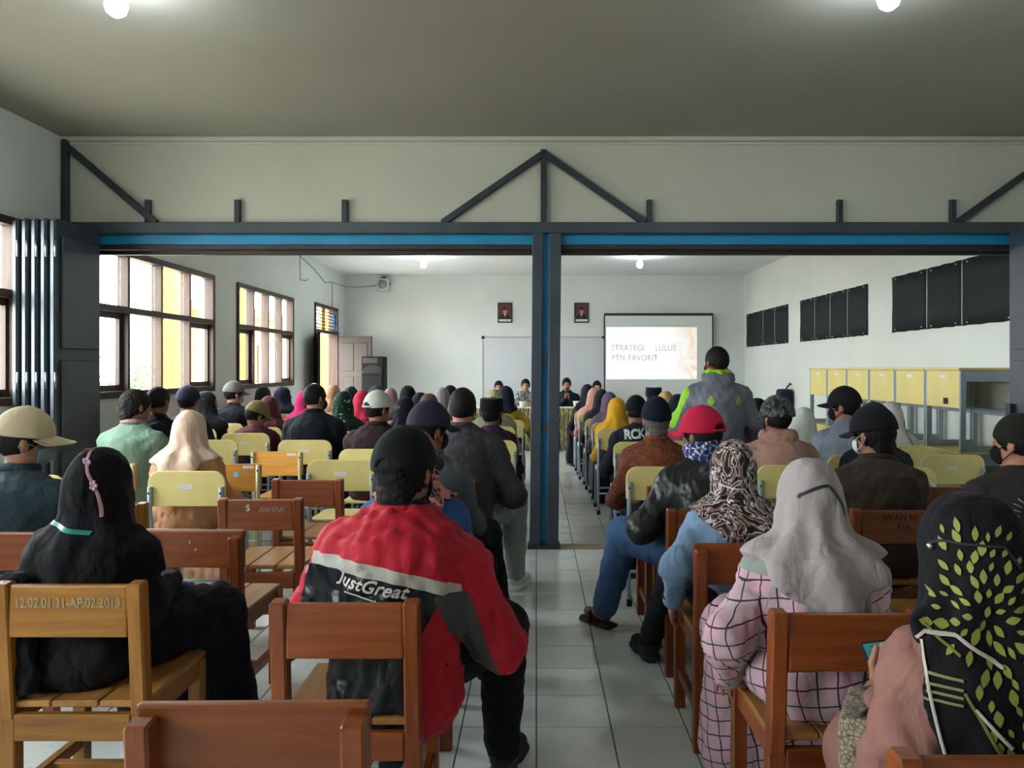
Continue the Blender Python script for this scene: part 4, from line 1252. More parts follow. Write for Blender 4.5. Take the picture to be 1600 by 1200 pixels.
def m_camo(cols, sc=9, dist=1.5):
    t = NT('camouflage'); n = t.noise(sc, detail=3, dist=dist); k = len(cols)
    t.base(t.ramp(n, [(.30 + .4 * i / k, lin(c)) for i, c in enumerate(cols)], 'CONSTANT')); t.set(.85, 0, .2); t.bump(t.noise(14, dist=.8), .3, .02); return t.m
def m_swirl():
    t = NT('swirl_print'); n = t.noise(7, detail=2, dist=2.6)
    col = t.ramp(n, [(.28, lin('#171319')), (.40, lin('#6d5048')), (.45, lin('#cdc6c4')), (.485, lin('#221a20')), (.55, lin('#8d6b5e')), (.60, lin('#d4c3bd')), (.63, lin('#2a2026')), (.70, lin('#55403d'))], 'CONSTANT')
    t.base(col); t.set(.75, 0, .3); t.bump(t.noise(12, dist=.8), .3, .02); return t.m
def leather(hexc):
    t = NT('leather'); c = lin(hexc); t.base(t.ramp(t.noise(6), [(.3, sc3(c, .8)), (.7, sc3(c, 1.2))])); t.set(.38, 0, .5)
    t.bump(t.noise(12, t.co((1, 1, .6)), detail=4, dist=1), .5, .02); return t.m

def sit(key, short, label, x, y, hgt, ch='yellow', cdx=0, cdy=.175, cH=None, cW=None, crz=0, ctone=None, **kw):
    p = person(key, label, x, y, hgt, **kw)
    if ch:
        d = {'yellow': 'yellow plywood school chair', 'orange': 'orange plywood school chair', 'between': 'brown wooden chair', 'over': 'brown wooden chair'}[ch]
        a = {}
        if cW: a['W'] = cW
        if ctone is not None: a['tone'] = ctone
        p['chair'] = chair(ch, x + cdx, y - cdy, crz, d + ' under the ' + short, cH, **a)
    return p

# ------------------------------------------------------------------ nearest people
# man in red and black jacket
def zs(x): return .838 - .20 * x - .55 * x * x
redj = zone_cloth('#ab1228', ['#0f1217', '#a9a59c', '#46484c', '#1a1b1e'], .7, .4, [.32, .6, .6, .7])
p = sit('red', 'man in the red and black jacket', 'man in red and black jacket with black cap seated on a wooden chair', -.43, 2.36, 1.225, 'between', cdx=-.107, cdy=.195, yaw=-6,
    drop=(.0, .05), girth=1.15, wide=1.25, lean=10, head=(-14, -4, 0), res=.0105, inf=.038, top=redj, top_name='jacket', collar='#ab1228', fold=.007, hem=.09,
    zones=[lambda x, y, z, J, A: np.minimum.reduce([zs(x) - .018 - z, .085 + .55 * np.maximum(0, z - .62) - x, .30 + x, -y + .06]),
           lambda x, y, z, J, A: np.minimum.reduce([.019 - abs(zs(x) - z), .21 - x, x + .27, -y + .06]),
           lambda x, y, z, J, A: np.minimum.reduce([.19 + .38 * (.86 - z) - x, x - (.105 + .38 * (.86 - z)), .77 - z]),
           lambda x, y, z, J, A: np.minimum(-.20 - x, .66 - z)],
    arms=(((-.335, .06, .60), (-.13, .30, .67), (.6, .8, -.1), (0, 0, -1)), ((.315, .06, .58), (.22, .34, .63), (-.3, 1, -.2), (0, 0, -1))),
    legs=(((-.13, .40, .52), (-.14, .42, .10), 0), ((.27, .38, .52), (.27, .40, .10), -10)), bottom='#12141b', bottom_inf=.022, hair='#15110f', nape=True, mask='#1a1d2a', skn='#8f5f45')
cap_on(p['root'], p['hc'], p['R'], cloth('#131416', .9, crease=.12), open_=True, off=(0, -.004, .022), tilt=9, s=1.04)
MB().tube([tuple(p['J']['nb'] + v3(.068*math.cos(a), .068*math.sin(a), .038)) for a in [2*math.pi*i/16 for i in range(17)]], .017, 8).build('inner_collar', cloth('#15171f'), p['top'])
bv = bvh(p['TV'], p['TQ'])
me = text_mesh('JustGreat', .052, .0012, .35, 0, 1.05)
me.transform(Matrix.Translation((-.045, 0, .788)) @ Matrix.Rotation(math.radians(9), 4, 'Y') @ Matrix.Rotation(math.radians(90), 4, 'X') @ Matrix.Diagonal((1.05, 1, 1, 1)))
put('lettering', decal_mesh(bv, me, .004), plain('#b9b6ae', .5), p['top'])
put('underline', ribbon(bv, [(-.12 + .02*i, .785 - .003*i - .00025*i*i) for i in range(11)], .004), plain('#b9b6ae', .5), p['top'])
me = bpy.data.meshes.new('star'); bm = bmesh.new()
bm.faces.new([bm.verts.new((-.02 + (.010 if k % 2 == 0 else .003) * math.sin(k*math.pi/5), 0, .762 + (.010 if k % 2 == 0 else .003) * math.cos(k*math.pi/5))) for k in range(10)]); bm.to_mesh(me); bm.free()
put('star', decal_mesh(bv, me, .005), plain('#8fb2c9', .5), p['top'])

# woman in black, far left foreground
p = sit('black', 'woman in black at the left', 'woman in black hijab and dress with pink floral band at the left foreground', -1.465, 2.46, 1.165, 'between', cdx=.085, cdy=.18, cH=.80, cW=.44, ctone=1, yaw=-14,
    sex='f', girth=1.02, lean=10, head=(4, -8, 0), res=.012, inf=.026, top='#0c0d11', top_name='dress', skirt=True, bottom='#0d0e12', hijab='#0b0b0f', drape=.26, back=.20, arms=(((-.21, .05, .68), (-.09, .30, .68), (.6, .8, -.1), (0, 0, -1)), ((.21, .05, .68), (.09, .30, .68), (-.6, .8, -.1), (0, 0, -1))), fold=.007, skn='#9a6c52',
    legs=(((-.14, .42, .53), (-.15, .46, .10), 0), ((.17, .46, .53), (.20, .52, .10), -8)))
ch = p['chair']
upright_text('stencil_lettering', '12.02.01.31-AP.02.2013', .042, plain('#94876a', .9), ch, (0, -.0195, .735), .0006, 0, .78)
bv = bvh(*p['hv'])
hc, R = p['hc'], p['R']
pts = [(hc[0] + .005 + .085 * math.sin(t), hc[2] + .135 - .21 * t / 1.4) for t in [i * 1.45 / 24 for i in range(25)]]
put('pink_band', ribbon(bv, pts, .007), plain('#b58a8c', .7), p['root'])
m = MB()
for q in (5, 13): 
    z = project(bv, [pts[q]], .006)[0]
    for k in range(5): m.ball((z.x + .011*math.cos(k*1.256), z.y, z.z + .011*math.sin(k*1.256)), .007, 8, (1, .5, 1))
m.build('flower', plain('#a9829f', .7), p['root'])
put('green_strap', ribbon(bv, [(hc[0] - .085 + .013*i, hc[2] - .098 - .0022*i) for i in range(14)], .011), plain('#2f8a78', .35), p['root'])
cl = MB()
V, Q = solid([econe((0, 0, 0), (.01, .01, -.33), (.055, .022), (.075, .025), .03), econe((-.06, .01, -.05), (-.09, .02, -.26), (.03, .02), (.045, .02), .03)], .011, folds(88, .006, .05, .2))
put('hijab_tail', mesh_np('hijab_tail', V, Q), cloth('#0b0b0f'), p['root'], (-.08, -.165, .80))

# man with beige cap, left edge
p = sit('beige', 'man in the beige cap', 'man in beige cap and dark teal shirt looking right at the left edge', -2.28, 3.30, 1.232, 'between', cdx=.12, cdy=.20, girth=1.1, wide=1.1, lean=10, yaw=-8, head=(-48, -4, 0), res=.0125,
    inf=.02, top='#33444b', bottom='#1a1d22', hair='#1a1512', mask='#6f8d93', skn='#a06f55', collar='#33444b')
cap_on(p['root'], p['hc'], p['R'], cloth('#bfae8e', .85, .08, crease=.2), off=(0, 0, .026), tilt=-4, s=1.06)

# person in blue with batik scarf behind the red jacket
p = sit('blue', 'person in blue with a patterned scarf', 'woman in blue shirt and blue orange patterned scarf in front of the red jacket', -.50, 3.06, 1.175, 'between', cdx=-.03, cdy=.18, girth=1.08, wide=1.15, lean=12, head=(6, -8, 0), res=.0135, inf=.022, sex='f',
    top='#2f5488', top_name='blouse', bottom='#0d0d10', hijab=m_batik('#cf7d5c', '#1d2c55', '#c58468', 30), drape=.10, arms=('lap', 'thigh'),
    legs=(((-.12, .42, .52), (-.13, .45, .10), 0), ((.24, .42, .53), (.27, .50, .11), -4)), shoes='#202327', skn='#8f5f45')
bv = bvh(p['TV'], p['TQ'])
put('bag_strap', ribbon(bv, [(.02 + .011*i, p['J']['nb'][2] + .01 - .03*i) for i in range(12)], .034, .006), plain('#15171c', .6), p['root'])

# man with purple cap
p = sit('purple', 'man in the purple cap', 'man in dark purple cap and grey shirt turned right behind the blue shirt', -.565, 3.86, 1.235, 'between', cdy=.18, girth=1.0, lean=12, yaw=-4, head=(-40, -6, 0), res=.013, inf=.02, top='#55595d', bottom='#14161b', hair='#17120f', mask='#14161c', skn='#8f5d43', collar='#55595d', legs=(((-.12, .40, .53), (-.13, .42, .10), 0), ((.27, .33, .54), (.345, .35, .11), -14)), bottom_inf=.02, shoes='#24282c')
for q in [c for c in p['root'].children if c.name.startswith('shoe')]:
    q.children[0].material_slots[0].link = 'OBJECT'; q.children[0].material_slots[0].material = plain('#b9b9ae', .6)
    for k in range(3): MB().bar((.036, .05 + .022*k, .03), (.036, .075 + .022*k, .075), .008, .006).build('stripe', plain('#c2c21e', .6), q)
cap_on(p['root'], p['hc'], p['R'], cloth('#2c2637', .85, crease=.15), off=(0, 0, .026), tilt=2, s=1.06)

# man in dark grey jacket, short hair
p = sit('grey', 'man in the charcoal jacket', 'short haired man in charcoal jacket and pale grey trousers beside the aisle', -.47, 4.66, 1.312, 'between', cdx=-.09, cdy=.19, girth=1.12, wide=1.14, lean=10, yaw=-6, head=(4, -2, 0), res=.0135, inf=.036, top='#3d3b3e', top_name='jacket', hem=.1,
    bottom='#8d9692', bottom_inf=.02, hair='#1b1716', mask='#23252c', skn='#a56f5a', collar='#3d3b3e', arms=('lap', ((.33, .05, .66), (.22, .33, .66), (-.2, 1, -.2), (0, 0, -1))),
    legs=(((-.12, .41, .53), (-.13, .43, .10), 0), ((.29, .37, .55), (.30, .36, .11), -14)), shoes='#c9cdd0')

# pink plaid woman
p = sit('plaid', 'woman in the grey hijab and pink plaid dress', 'woman in pale grey hijab and pink plaid dress on a wooden chair', .84, 2.26, 1.150, 'between', cdy=.185, sex='f', girth=1.12, wide=1.06, lean=13, head=(-2, -4, 0), res=.0105, inf=.028, fold=.006,
    top=zone_cloth('#8b918c', [plaid_nodes, plaid_nodes], .85, .35), top_name='dress',
    zones=[lambda x, y, z, J, A: np.maximum(np.minimum(.74 - z, .19 - abs(x)), np.minimum.reduce([-.145 - x - .30 * (.86 - z), .835 - z])),
           lambda x, y, z, J, A: np.maximum(np.minimum(.045 - abs(x - .155), .90 - z), np.minimum(.03 - abs(x + .125) + .2*(.84-z), .86 - z))],
    skirt=True, bottom=m_plaid(), hijab='#a09797', drape=.2, back=.215, hw=.95, hfold=.015, arms=(((-.285, -.03, .66), (-.25, .10, .50), (.15, .8, -.55), (0, 0, -1)), 'thigh'),
    legs=(((-.16, .42, .54), (-.17, .45, .10), 0), ((.14, .42, .54), (.15, .45, .10), 0)), skn='#9b6b52', barefoot=False)
bv = bvh(*p['hv']); hc = p['hc']
put('mask_strap', ribbon(bv, [(hc[0] - .062 + .0085*i, hc[2] + .030 + .030*math.sin(math.pi*min(1, i/12)*.62) - (.0 if i < 9 else .0045*(i-9)**1.5)) for i in range(18)], .008, .005), plain('#1d1a20', .6), p['root'])
MB().ball(tuple(project(bv, [(hc[0] - .066, hc[2] + .026)], .006)[0]), .006, 8).build('bead', plain('#a98a4a', .3, metal=1), p['root'])
V, Q = solid([econe((-.20, .20, .52), (-.30, .18, .12), (.10, .16), (.12, .18), .05, (1, 0, 0)), econe((-.14, .06, .56), (-.24, .12, .44), (.1, .1), (.1, .12), .05)], .014, folds(51, .008, .08, .3))

# leaf print hijab woman, right foreground
LD = (.703, .711, 0); LE = (.711, -.703)
LEFTC = [((-LE[0], -LE[1], -.22), (-.135*LE[0], .04 - .135*LE[1], .90))]
p = sit('leaf', 'woman in the leaf print hijab', 'woman in black leaf print hijab and mauve blouse holding a phone at lower right', .94, 1.52, 1.165, 'between', cdy=.20, cdx=-.12, cH=.775, sex='f', girth=1.12, wide=1.1, lean=12, yaw=14, head=(10, -16, 0), res=.0105, inf=.03, fold=.006,
    top='#8f655c', top_name='blouse', skirt=True, bottom='#8f655c', hijab='#0d0d10', drape=.50, back=.5, left=LEFTC, hfold=.008, curl=62,
    arms=(((-.26, .02, .62), (-.03, .335, .655), (.55, .5, .5), (.0, -.7, .7)), ((.27, .06, .63), (.10, .30, .68), (-.7, .6, .1), (0, 0, 1))), legs=(((-.02, .38, .50), (-.02, .42, .10), 0), ((.19, .38, .50), (.19, .42, .10), 0)), skn='#a8755a')
LEAF = p

# swirl print hijab woman with denim shirt
p = sit('denim', 'woman in the swirl print hijab', 'woman in brown swirl print hijab and light blue denim shirt on a wooden chair', .80, 3.06, 1.135, 'over', cdy=.18, sex='f', girth=1.02, lean=9, head=(8, -3, 0), res=.012, inf=.022, top='#7d9bbb', top_name='denim_shirt',
    bottom='#17181d', hijab=m_swirl(), drape=.10, back=.17, hw=.9, tie=True, arms=(((-.255, -.06, .67), (-.245, .07, .50), (.05, .55, -.8), (1, 0, 0)), 'thigh'),
    legs=(((-.17, .42, .54), (-.24, .72, .11), 12), ((.12, .42, .54), (.10, .46, .10), 0)), skn='#a8755c', shoes='#141416', fold=.006)
upright_text('chalk_lettering', 'KO/', .06, M_WHT, p['chair'], (.035, -.002, .695), .0012)
bv = bvh(*p['hv']); hc = p['hc']
put('mask_strap', ribbon(bv, [(hc[0] - .065 + .01*i, hc[2] - .045 - .012*math.sin(i*.25)) for i in range(9)], .005), plain('#d7d9da', .6), p['root'])
MB().tube([(-.245 + .036*math.cos(a), .06 + .036*math.sin(a), .515) for a in [2*math.pi*i/12 for i in range(13)]], .012, 6).build('cuff', cloth('#121317'), p['root'])

# red cap, leather jacket, jeans
p = sit('redcap', 'man in the red cap', 'man in red cap, blue bandana, black leather jacket and jeans with leg in aisle', .845, 3.75, 1.218, 'between', cdx=-.03, cdy=.18, girth=1.1, wide=1.12, lean=10, yaw=10, head=(30, -4, 0), res=.012, inf=.034, top=leather('#1a1b1c'), top_name='leather_jacket', hem=.10, collar=leather('#1a1b1c'),
    bottom='#3f5f86', bottom_inf=.026, hair='#17120f', skn='#7a4f3a', arms=(((-.33, .03, .66), (-.20, .30, .66), (.4, 1, -.2), (0, 0, -1)), 'lap'),
    legs=(((-.31, .40, .555), (-.37, .58, .12), 32), ((.12, .42, .54), (.13, .45, .10), 0)), barefoot=True)
cap_on(p['root'], p['hc'], p['R'], cloth('#b0163a', .85, .08, crease=.15), open_=True, off=(0, 0, .022), tilt=2, s=1.07)
sc_m = m_batik('#c9cbd8', '#252a66', '#1b2050', 24)
V, Q = solid([cap(p['hc'] + p['R'] @ v3(0, -.03, -.06), p['J']['nb'] + v3(0, -.012, .03), .078, .082, .03), ell(p['hc'] + p['R'] @ v3(0, .02, -.07), (.075, .085, .05), p['R'], .04), cut((0, 0, 1), p['hc'] + v3(0, 0, -.012))], .011, folds(31, .004, .05))
put('bandana', mesh_np('bandana', V, Q), sc_m, p['root'])
for (kn, an, yw) in p['legs']:
    s_ = MB(); s_.prism([(-.038, -.06), (.038, -.06), (.046, .08), (.042, .16), (.0, .19), (-.042, .16), (-.046, .08)], 0, .022, 'z', .004)
    o = s_.build('sandal', plain('#2d1d17', .7), p['root'], (an[0], an[1], an[2] - .11), math.radians(yw))
    MB().tube([(-.046, .07, .015), (-.035, .085, .06), (0, .09, .075), (.035, .085, .06), (.046, .07, .015)], .013, 6).build('strap', plain('#3a251c', .7), o)

# batik elder with navy peci
p = sit('batik', 'elder in brown batik', 'grey haired man in brown batik shirt and dark navy peci', .77, 4.86, 1.215, 'yellow', cdy=.19, cdx=.0, girth=1.1, wide=1.05, lean=9, head=(6, -3, 0), res=.0135, inf=.024, top=m_batik('#2e1710', '#7a452a', '#5a2a1c', 46), top_name='batik_shirt', bottom='#131418', hair='#57534f', nape=True, skn='#8a5c46', collar='#6e3d25', hem=.12, arms=('thigh', 'lap'))
place(KOPIAH_ME, 'peci', cloth('#0c1420', .95, crease=.1), p['root'], p['hc'], p['R'], (0, -.006, .026), 12, 0, 1.03)

# man in dark brown shirt with black cap
p = sit('brown', 'man in the dark brown shirt', 'man in black cap and dark brown shirt looking left on a wooden chair', 1.71, 3.76, 1.222, 'between', cdx=-.04, cdy=.19, girth=1.14, wide=1.14, lean=13, yaw=2, head=(24, -6, 0), res=.0125, inf=.024, top='#3a2f28', bottom='#15161a', hair='#120f0e', nape=True, mask='#cfd3d4', skn='#8f624a', collar='#3a2f28')
cap_on(p['root'], p['hc'], p['R'], cloth('#0f1013', .9, crease=.12), off=(0, 0, .020), tilt=-2, s=1.08)
upright_text('ink_lettering', '-  IWAN N', .042, plain('#2a140a', .8), p['chair'], (-.01, -.0195, .735), .0005)
upright_text('ink_lettering', 'KIA', .042, plain('#3a1d0d', .8), p['chair'], (.03, -.0195, .69), .0005)

# man at the right edge
p = sit('edge', 'man at the right edge', 'man in dark green beanie, mask and dark grey shirt at the right edge', 2.20, 3.42, 1.215, 'between', cdy=.19, girth=1.15, wide=1.16, lean=9, head=(36, -4, 0), res=.013, inf=.028, top='#2a2523', bottom='#15161a', mask='#101114', skn='#a8745a', hair='#141110')
place(BEANIE_ME, 'beanie', cloth('#1d1f17', .95, crease=.1), p['root'], p['hc'], p['R'], (0, -.004, .014), 0, 0, 1.03)
bv = bvh(p['TV'], p['TQ'])
m = MB()
for k in range(15):
    a = math.radians(60 + 15*k); q = project(bv, [(-.04 + .075*math.cos(a), .80 + .075*math.sin(a)), (-.04 + .105*math.cos(a), .80 + .105*math.sin(a))], .005)
    if None not in q: m.tube([tuple(q[0]), tuple(q[1])], .0028, 4)
m.build('printed_rays', plain('#8d8884', .8), p['top'])

# ------------------------------------------------------------------ standing man with lime hood
grj = zone_cloth('#6a6c74', ['#86c41e'], .6, .3)
p = person('stand', 'man standing with grey jacket and lime green hood facing the front', 1.39, 5.88, 1.60, stand=True, girth=1.06, wide=1.12, lean=3, head=(22, -2, 0), res=.0135, inf=.032, top=grj, top_name='jacket', hem=.02,
    zones=[lambda x, y, z, J, A: np.minimum(-(x + .228 + .40 * np.maximum(0, J['sh'][2] - z)), z - .98)], hair='#141110', mask='#17181c', skn='#7f523d', bottom='#20242b', arms=(((-.29, .05, 1.02), (-.16, .26, 1.06), (.6, .6, .2), (0, 0, -1)), ((.30, .02, 1.0), (.26, .12, .80), (-.1, .5, -.8), (-1, 0, 0))))
nb = p['J']['nb']
V, Q = solid([econe(nb + v3(-.045, -.075, .0), nb + v3(.045, -.075, -.0), (.06, .06), (.06, .06), .04, (0, 1, 0)), econe(nb + v3(0, -.085, .0), nb + v3(0, -.125, -.10), (.10, .03), (.03, .02), .04), cap(nb + v3(-.085, -.02, .02), nb + v3(.085, -.02, .02), .04, .04, .05)], .010, folds(9, .003, .06))
put('hood', mesh_np('hood', V, Q), cloth('#6a6b72'), p['top'])
V, Q = solid([cap(nb + v3(-.07, -.06, .055), nb + v3(0, -.085, .045), .026, .028, .03), cap(nb + v3(0, -.085, .045), nb + v3(.07, -.055, .05), .028, .024, .03), cap(nb + v3(-.075, .01, .055), nb + v3(-.07, -.06, .055), .024, .026, .03), cap(nb + v3(.075, .01, .055), nb + v3(.07, -.055, .05), .024, .024, .03)], .009)
put('hood_lining', mesh_np('hood_lining', V, Q), cloth('#8fd01e'), p['top'])
V, Q = solid([cap(nb + v3(-.05, -.03, .075), nb + v3(.05, -.03, .075), .03, .03, .03)], .009)
put('red_collar', mesh_np('red_collar', V, Q), cloth('#b0303a'), p['top'])
bv = bvh(p['TV'], p['TQ'])
for x0 in (-.085, .125):
    me = bpy.data.meshes.new('emblem'); bm = bmesh.new(); z0 = nb[2] - .155
    bm.faces.new([bm.verts.new((x0 + .026*math.cos(a)*(1 if math.sin(a) < .3 else .75), 0, z0 + .036*math.sin(a))) for a in [2*math.pi*i/14 for i in range(14)]]); bm.to_mesh(me); bm.free()
    put('emblem', decal_mesh(bv, me, .004), plain('#7fb52a', .6), p['top'])
    me = text_mesh('PTC', .03, .0005); me.transform(Matrix.Translation((x0, 0, z0 - .07)) @ Matrix.Rotation(math.radians(90), 4, 'X')); put('lettering', decal_mesh(bv, me, .004), plain('#7fb52a', .6), p['top'])

# ------------------------------------------------------------------ right block behind
p = sit('hoodie', 'man in the tan hoodie', 'man in camouflage cap and tan hoodie in front of the stacked desks', 1.585, 4.93, 1.222, 'yellow', cdy=.19, girth=1.08, wide=1.1, lean=13, head=(14, -4, 0), res=.0145, inf=.034, top='#a37d6e', top_name='hoodie', bottom='#1d2025', hair='#141110', mask='#15161a', skn='#8f624a')
cap_on(p['root'], p['hc'], p['R'], m_camo(['#1c1d1e', '#3a3c39', '#5f605a', '#2a2c2b'], 14), off=(0, 0, .022), tilt=4, s=1.12)
nb = p['J']['nb']
V, Q = solid([econe(nb + v3(0, -.07, .02), nb + v3(0, -.125, -.13), (.10, .05), (.045, .028), .05), cap(nb + v3(-.085, -.0, .02), nb + v3(.085, -.0, .02), .045, .045, .05)], .010, folds(19, .004, .06))
put('hood', mesh_np('hood', V, Q), cloth('#a37d6e'), p['top'])
p = sit('greyblue', 'man in the grey blue shirt', 'man in black cap, dark mask and grey blue shirt beside the desks', 2.26, 5.50, 1.272, 'yellow', cdx=-.02, cdy=.19, girth=1.02, wide=1.06, lean=13, head=(48, -2, 0), res=.015, inf=.022, top='#858c99', bottom='#1d2025', hair='#141110', mask='#15161a', skn='#a5745c')
cap_on(p['root'], p['hc'], p['R'], cloth('#15161a', .9, crease=.12), off=(0, 0, .024), tilt=0, s=1.06)
p = sit('navycap', 'man in the navy shirt', 'person in black cap and navy shirt right of the dark brown shirt man', 2.17, 4.82, 1.185, 'yellow', cdx=.02, cdy=.18, lean=13, head=(10, -3, 0), res=.015, inf=.024, top='#141b28', bottom='#1d2025', hair='#141110', skn='#8f624a', girth=1.05)
cap_on(p['root'], p['hc'], p['R'], cloth('#121318', .9, crease=.12), off=(0, 0, .024), tilt=0, s=1.05)
WOMEN = dict(sex='f', skirt=True, bottom='#16171c', lean=13)
sit('white1', 'girl in the white hijab beside the grey blue shirt', 'girl in white hijab left of the grey blue shirt man', 2.24, 6.35, 1.10, top='#b9c0bd', hijab='#c9cfca', drape=.24, back=.15, res=.016, **WOMEN)
p = sit('white2', 'girl in the white hijab with pink strap', 'girl in white hijab with pink strap in front of the desks', 2.86, 6.10, 1.155, top='#c2c2bb', hijab='#cdcdc6', drape=.26, back=.2, res=.016, **WOMEN)
bv = bvh(*p['hv']); put('pink_strap', ribbon(bv, [(.07 + .012*math.sin(i*.3), p['hc'][2] - .02 - .022*i) for i in range(9)], .012), plain('#b23a5a', .6), p['root'])
sit('beigeh', 'woman in the beige hijab by the desks', 'woman in beige hijab behind the grey blue shirt man', 2.80, 6.75, 1.125, top='#8a7465', hijab='#a88c7a', drape=.2, res=.018, **WOMEN)
sit('blackr', 'person in black behind the camouflage cap', 'person in black hijab behind the camouflage cap', 2.06, 7.05, 1.15, top='#0f1013', hijab='#111216', drape=.2, res=.018, **WOMEN)

# aisle column on the right
p = sit('rck', 'man in the lettered navy shirt', 'man in navy shirt with white RCK lettering and black peci', .85, 6.42, 1.185, lean=14, head=(10, -14, 0), girth=1.02, wide=1.1, res=.015, inf=.02, top='#20242f', bottom='#14161a', hair='#141110', skn='#8f624a', cdx=-.0, arms=('thigh', 'lap'))
place(KOPIAH_ME, 'peci', M_VEL, p['root'], p['hc'], p['R'], (0, -.004, .010), 4, 0, 1.0)
bv = bvh(p['TV'], p['TQ']); nb = p['J']['nb']
me = text_mesh('RCKcr', .10, .004, .15, 0, .95); me.transform(Matrix.Translation((.0, 0, nb[2] - .075)) @ Matrix.Rotation(math.radians(-5), 4, 'Y') @ Matrix.Rotation(math.radians(90), 4, 'X') @ Matrix.Diagonal((.9, 1, 1, 1)))
put('lettering', decal_mesh(bv, me, .005), plain('#cfd2d4', .6), p['top'])
sit('yellow', 'woman in the mustard hijab', 'woman in mustard yellow hijab sitting along the aisle', .82, 7.75, 1.125, top='#bb8a1d', hijab='#bf9021', drape=.34, back=.25, head=(20, -8, 0), res=.016, **WOMEN)
sit('mauve', 'woman in the mauve hijab', 'woman in mauve purple hijab along the aisle behind the mustard hijab', .83, 8.62, 1.155, top='#58495a', hijab='#5d4d60', drape=.34, back=.25, head=(10, -4, 0), res=.018, **WOMEN)
sit('black2', 'woman in the black hijab next to the mauve hijab', 'woman in black hijab along the aisle between mauve and salmon hijabs', .80, 9.30, 1.168, top='#1c1d22', hijab='#1d1f24', drape=.34, back=.25, res=.018, **WOMEN)
sit('salmon', 'woman in the salmon hijab', 'woman in salmon pink hijab near the front of the right block', .77, 10.15, 1.165, top='#b07f70', hijab='#bd8a7a', drape=.36, back=.28, head=(10, -2, 0), res=.018, **WOMEN)
sit('navyw', 'woman in the front row by the aisle', 'woman in navy hijab and black coat in the front row by the aisle', .76, 10.95, 1.195, top='#14161d', hijab='#1d2233', drape=.14, res=.018, yaw=14, **WOMEN)
p = sit('pecir', 'man in the far navy peci', 'man in dark navy peci in a far row of the right block', 1.43, 9.25, 1.18, top='#23262c', hair='#15110f', lean=13, res=.019)
place(PECI_ME, 'peci', cloth('#0f1624', .95, crease=.1), p['root'], p['hc'], p['R'], (0, -.004, .034), 2, 0, 1.08)
sit('cream', 'woman in the cream hijab', 'woman in cream yellow hijab behind the batik shirt elder', 1.39, 8.15, 1.18, top='#b0955a', hijab='#b59a63', drape=.24, res=.018, **WOMEN)
sit('navyh', 'woman in the navy hijab left of the standing man', 'woman in navy black hijab just left of the standing man', 1.32, 7.05, 1.185, top='#12151d', hijab='#11151d', drape=.24, res=.018, **WOMEN)
sit('lilac', 'woman in the lilac hijab', 'small person in lilac hijab mostly hidden behind the batik shirt elder', 1.21, 6.5, 1.0, top='#96748a', hijab='#96748a', drape=.2, res=.018, **WOMEN)

# ------------------------------------------------------------------ left block
sit('peach', 'woman in the peach hijab', 'woman in peach hijab and peach dress on a yellow chair', -2.15, 4.66, 1.165, 'yellow', cdx=.115, cdy=.19, top='#b58460', hijab='#d6b8a3', hfold=.012, hw=.75, drape=.17, back=.13, girth=1.12, wide=1.05, head=(-6, -4, 0), res=.013, inf=.026, sex='f', bottom='#a98064', skirt=True, lean=13)
p = sit('green', 'man in the pale green shirt', 'man in pale green shirt with dark curly hair near the steel doors', -2.86, 5.34, 1.285, 'orange', cdx=-.02, cdy=.2, cH=.80, cW=.40, top='#6f8a78', bottom='#1d2025', hair='#1a1716', nape=True, girth=1.08, wide=1.12, lean=10, yaw=-10, head=(-25, -8, 0), res=.0145, inf=.024, skn='#7a5442', collar='#9a7f80')
p = sit('dark1', 'dark haired man by the first window', 'dark haired man beside the pale green shirt under the window', -3.24, 6.45, 1.275, top='#17191f', hair='#121014', lean=13, head=(-12, -4, 0), res=.018, skn='#6f4b3b')
p = sit('navyc', 'person in the purple navy cap', 'man in purple navy cap and dark jacket under the first far window', -3.30, 7.15, 1.24, top='#1b222c', hair='#17141a', lean=13, head=(-8, -4, 0), res=.018, girth=1.05)
cap_on(p['root'], p['hc'], p['R'], cloth('#25243a', .9), off=(0, 0, .022), tilt=6, s=1.08)
sit('profile1', 'woman in black with face turned right under the window', 'woman in black hijab whose face is turned right under the first far window', -3.40, 7.8, 1.19, top='#13141a', hijab='#15161c', drape=.24, head=(-62, 0, 0), skn='#b98a72', eyes=True, res=.014, **WOMEN)
p = sit('greycap', 'man in the grey cap', 'man in grey cap, mask and black jacket between the two windows', -3.40, 8.5, 1.262, top='#12141b', hair='#15110f', mask='#9fb0b4', lean=13, head=(-42, -4, 0), res=.016, inf=.03, girth=1.05, wide=1.08, skn='#a5745c')
cap_on(p['root'], p['hc'], p['R'], cloth('#5b5c57', .9), off=(0, 0, .024), tilt=0, s=1.06)
sit('blackw', 'woman in black below the second window', 'woman in plain black hijab below the second far window', -3.42, 9.5, 1.20, top='#0c0d10', hijab='#0c0d10', drape=.3, res=.018, **WOMEN)
sit('profile2', 'woman in navy with face turned right', 'woman in navy hijab with face turned right below the second window', -3.40, 10.2, 1.18, top='#161b28', hijab='#171d2b', drape=.3, head=(-58, 0, 0), skn='#a87a62', eyes=True, res=.015, **WOMEN)
sit('maroonh', 'woman in the maroon hijab', 'woman in rust maroon hijab behind the olive cap', -2.80, 7.95, 1.135, top='#3f1d20', hijab='#54262a', drape=.24, head=(-10, -4, 0), res=.018, **WOMEN)
p = sit('olive', 'man in the maroon shirt', 'man in olive cap and maroon shirt bowing his head', -2.68, 7.25, 1.10, top='#4a1a26', hair='#15110f', lean=14, head=(-40, -22, 0), girth=1.12, wide=1.12, res=.016, inf=.026, skn='#8f624a')
cap_on(p['root'], p['hc'], p['R'], cloth('#77694a', .9), off=(0, 0, .022), tilt=0, s=1.04)
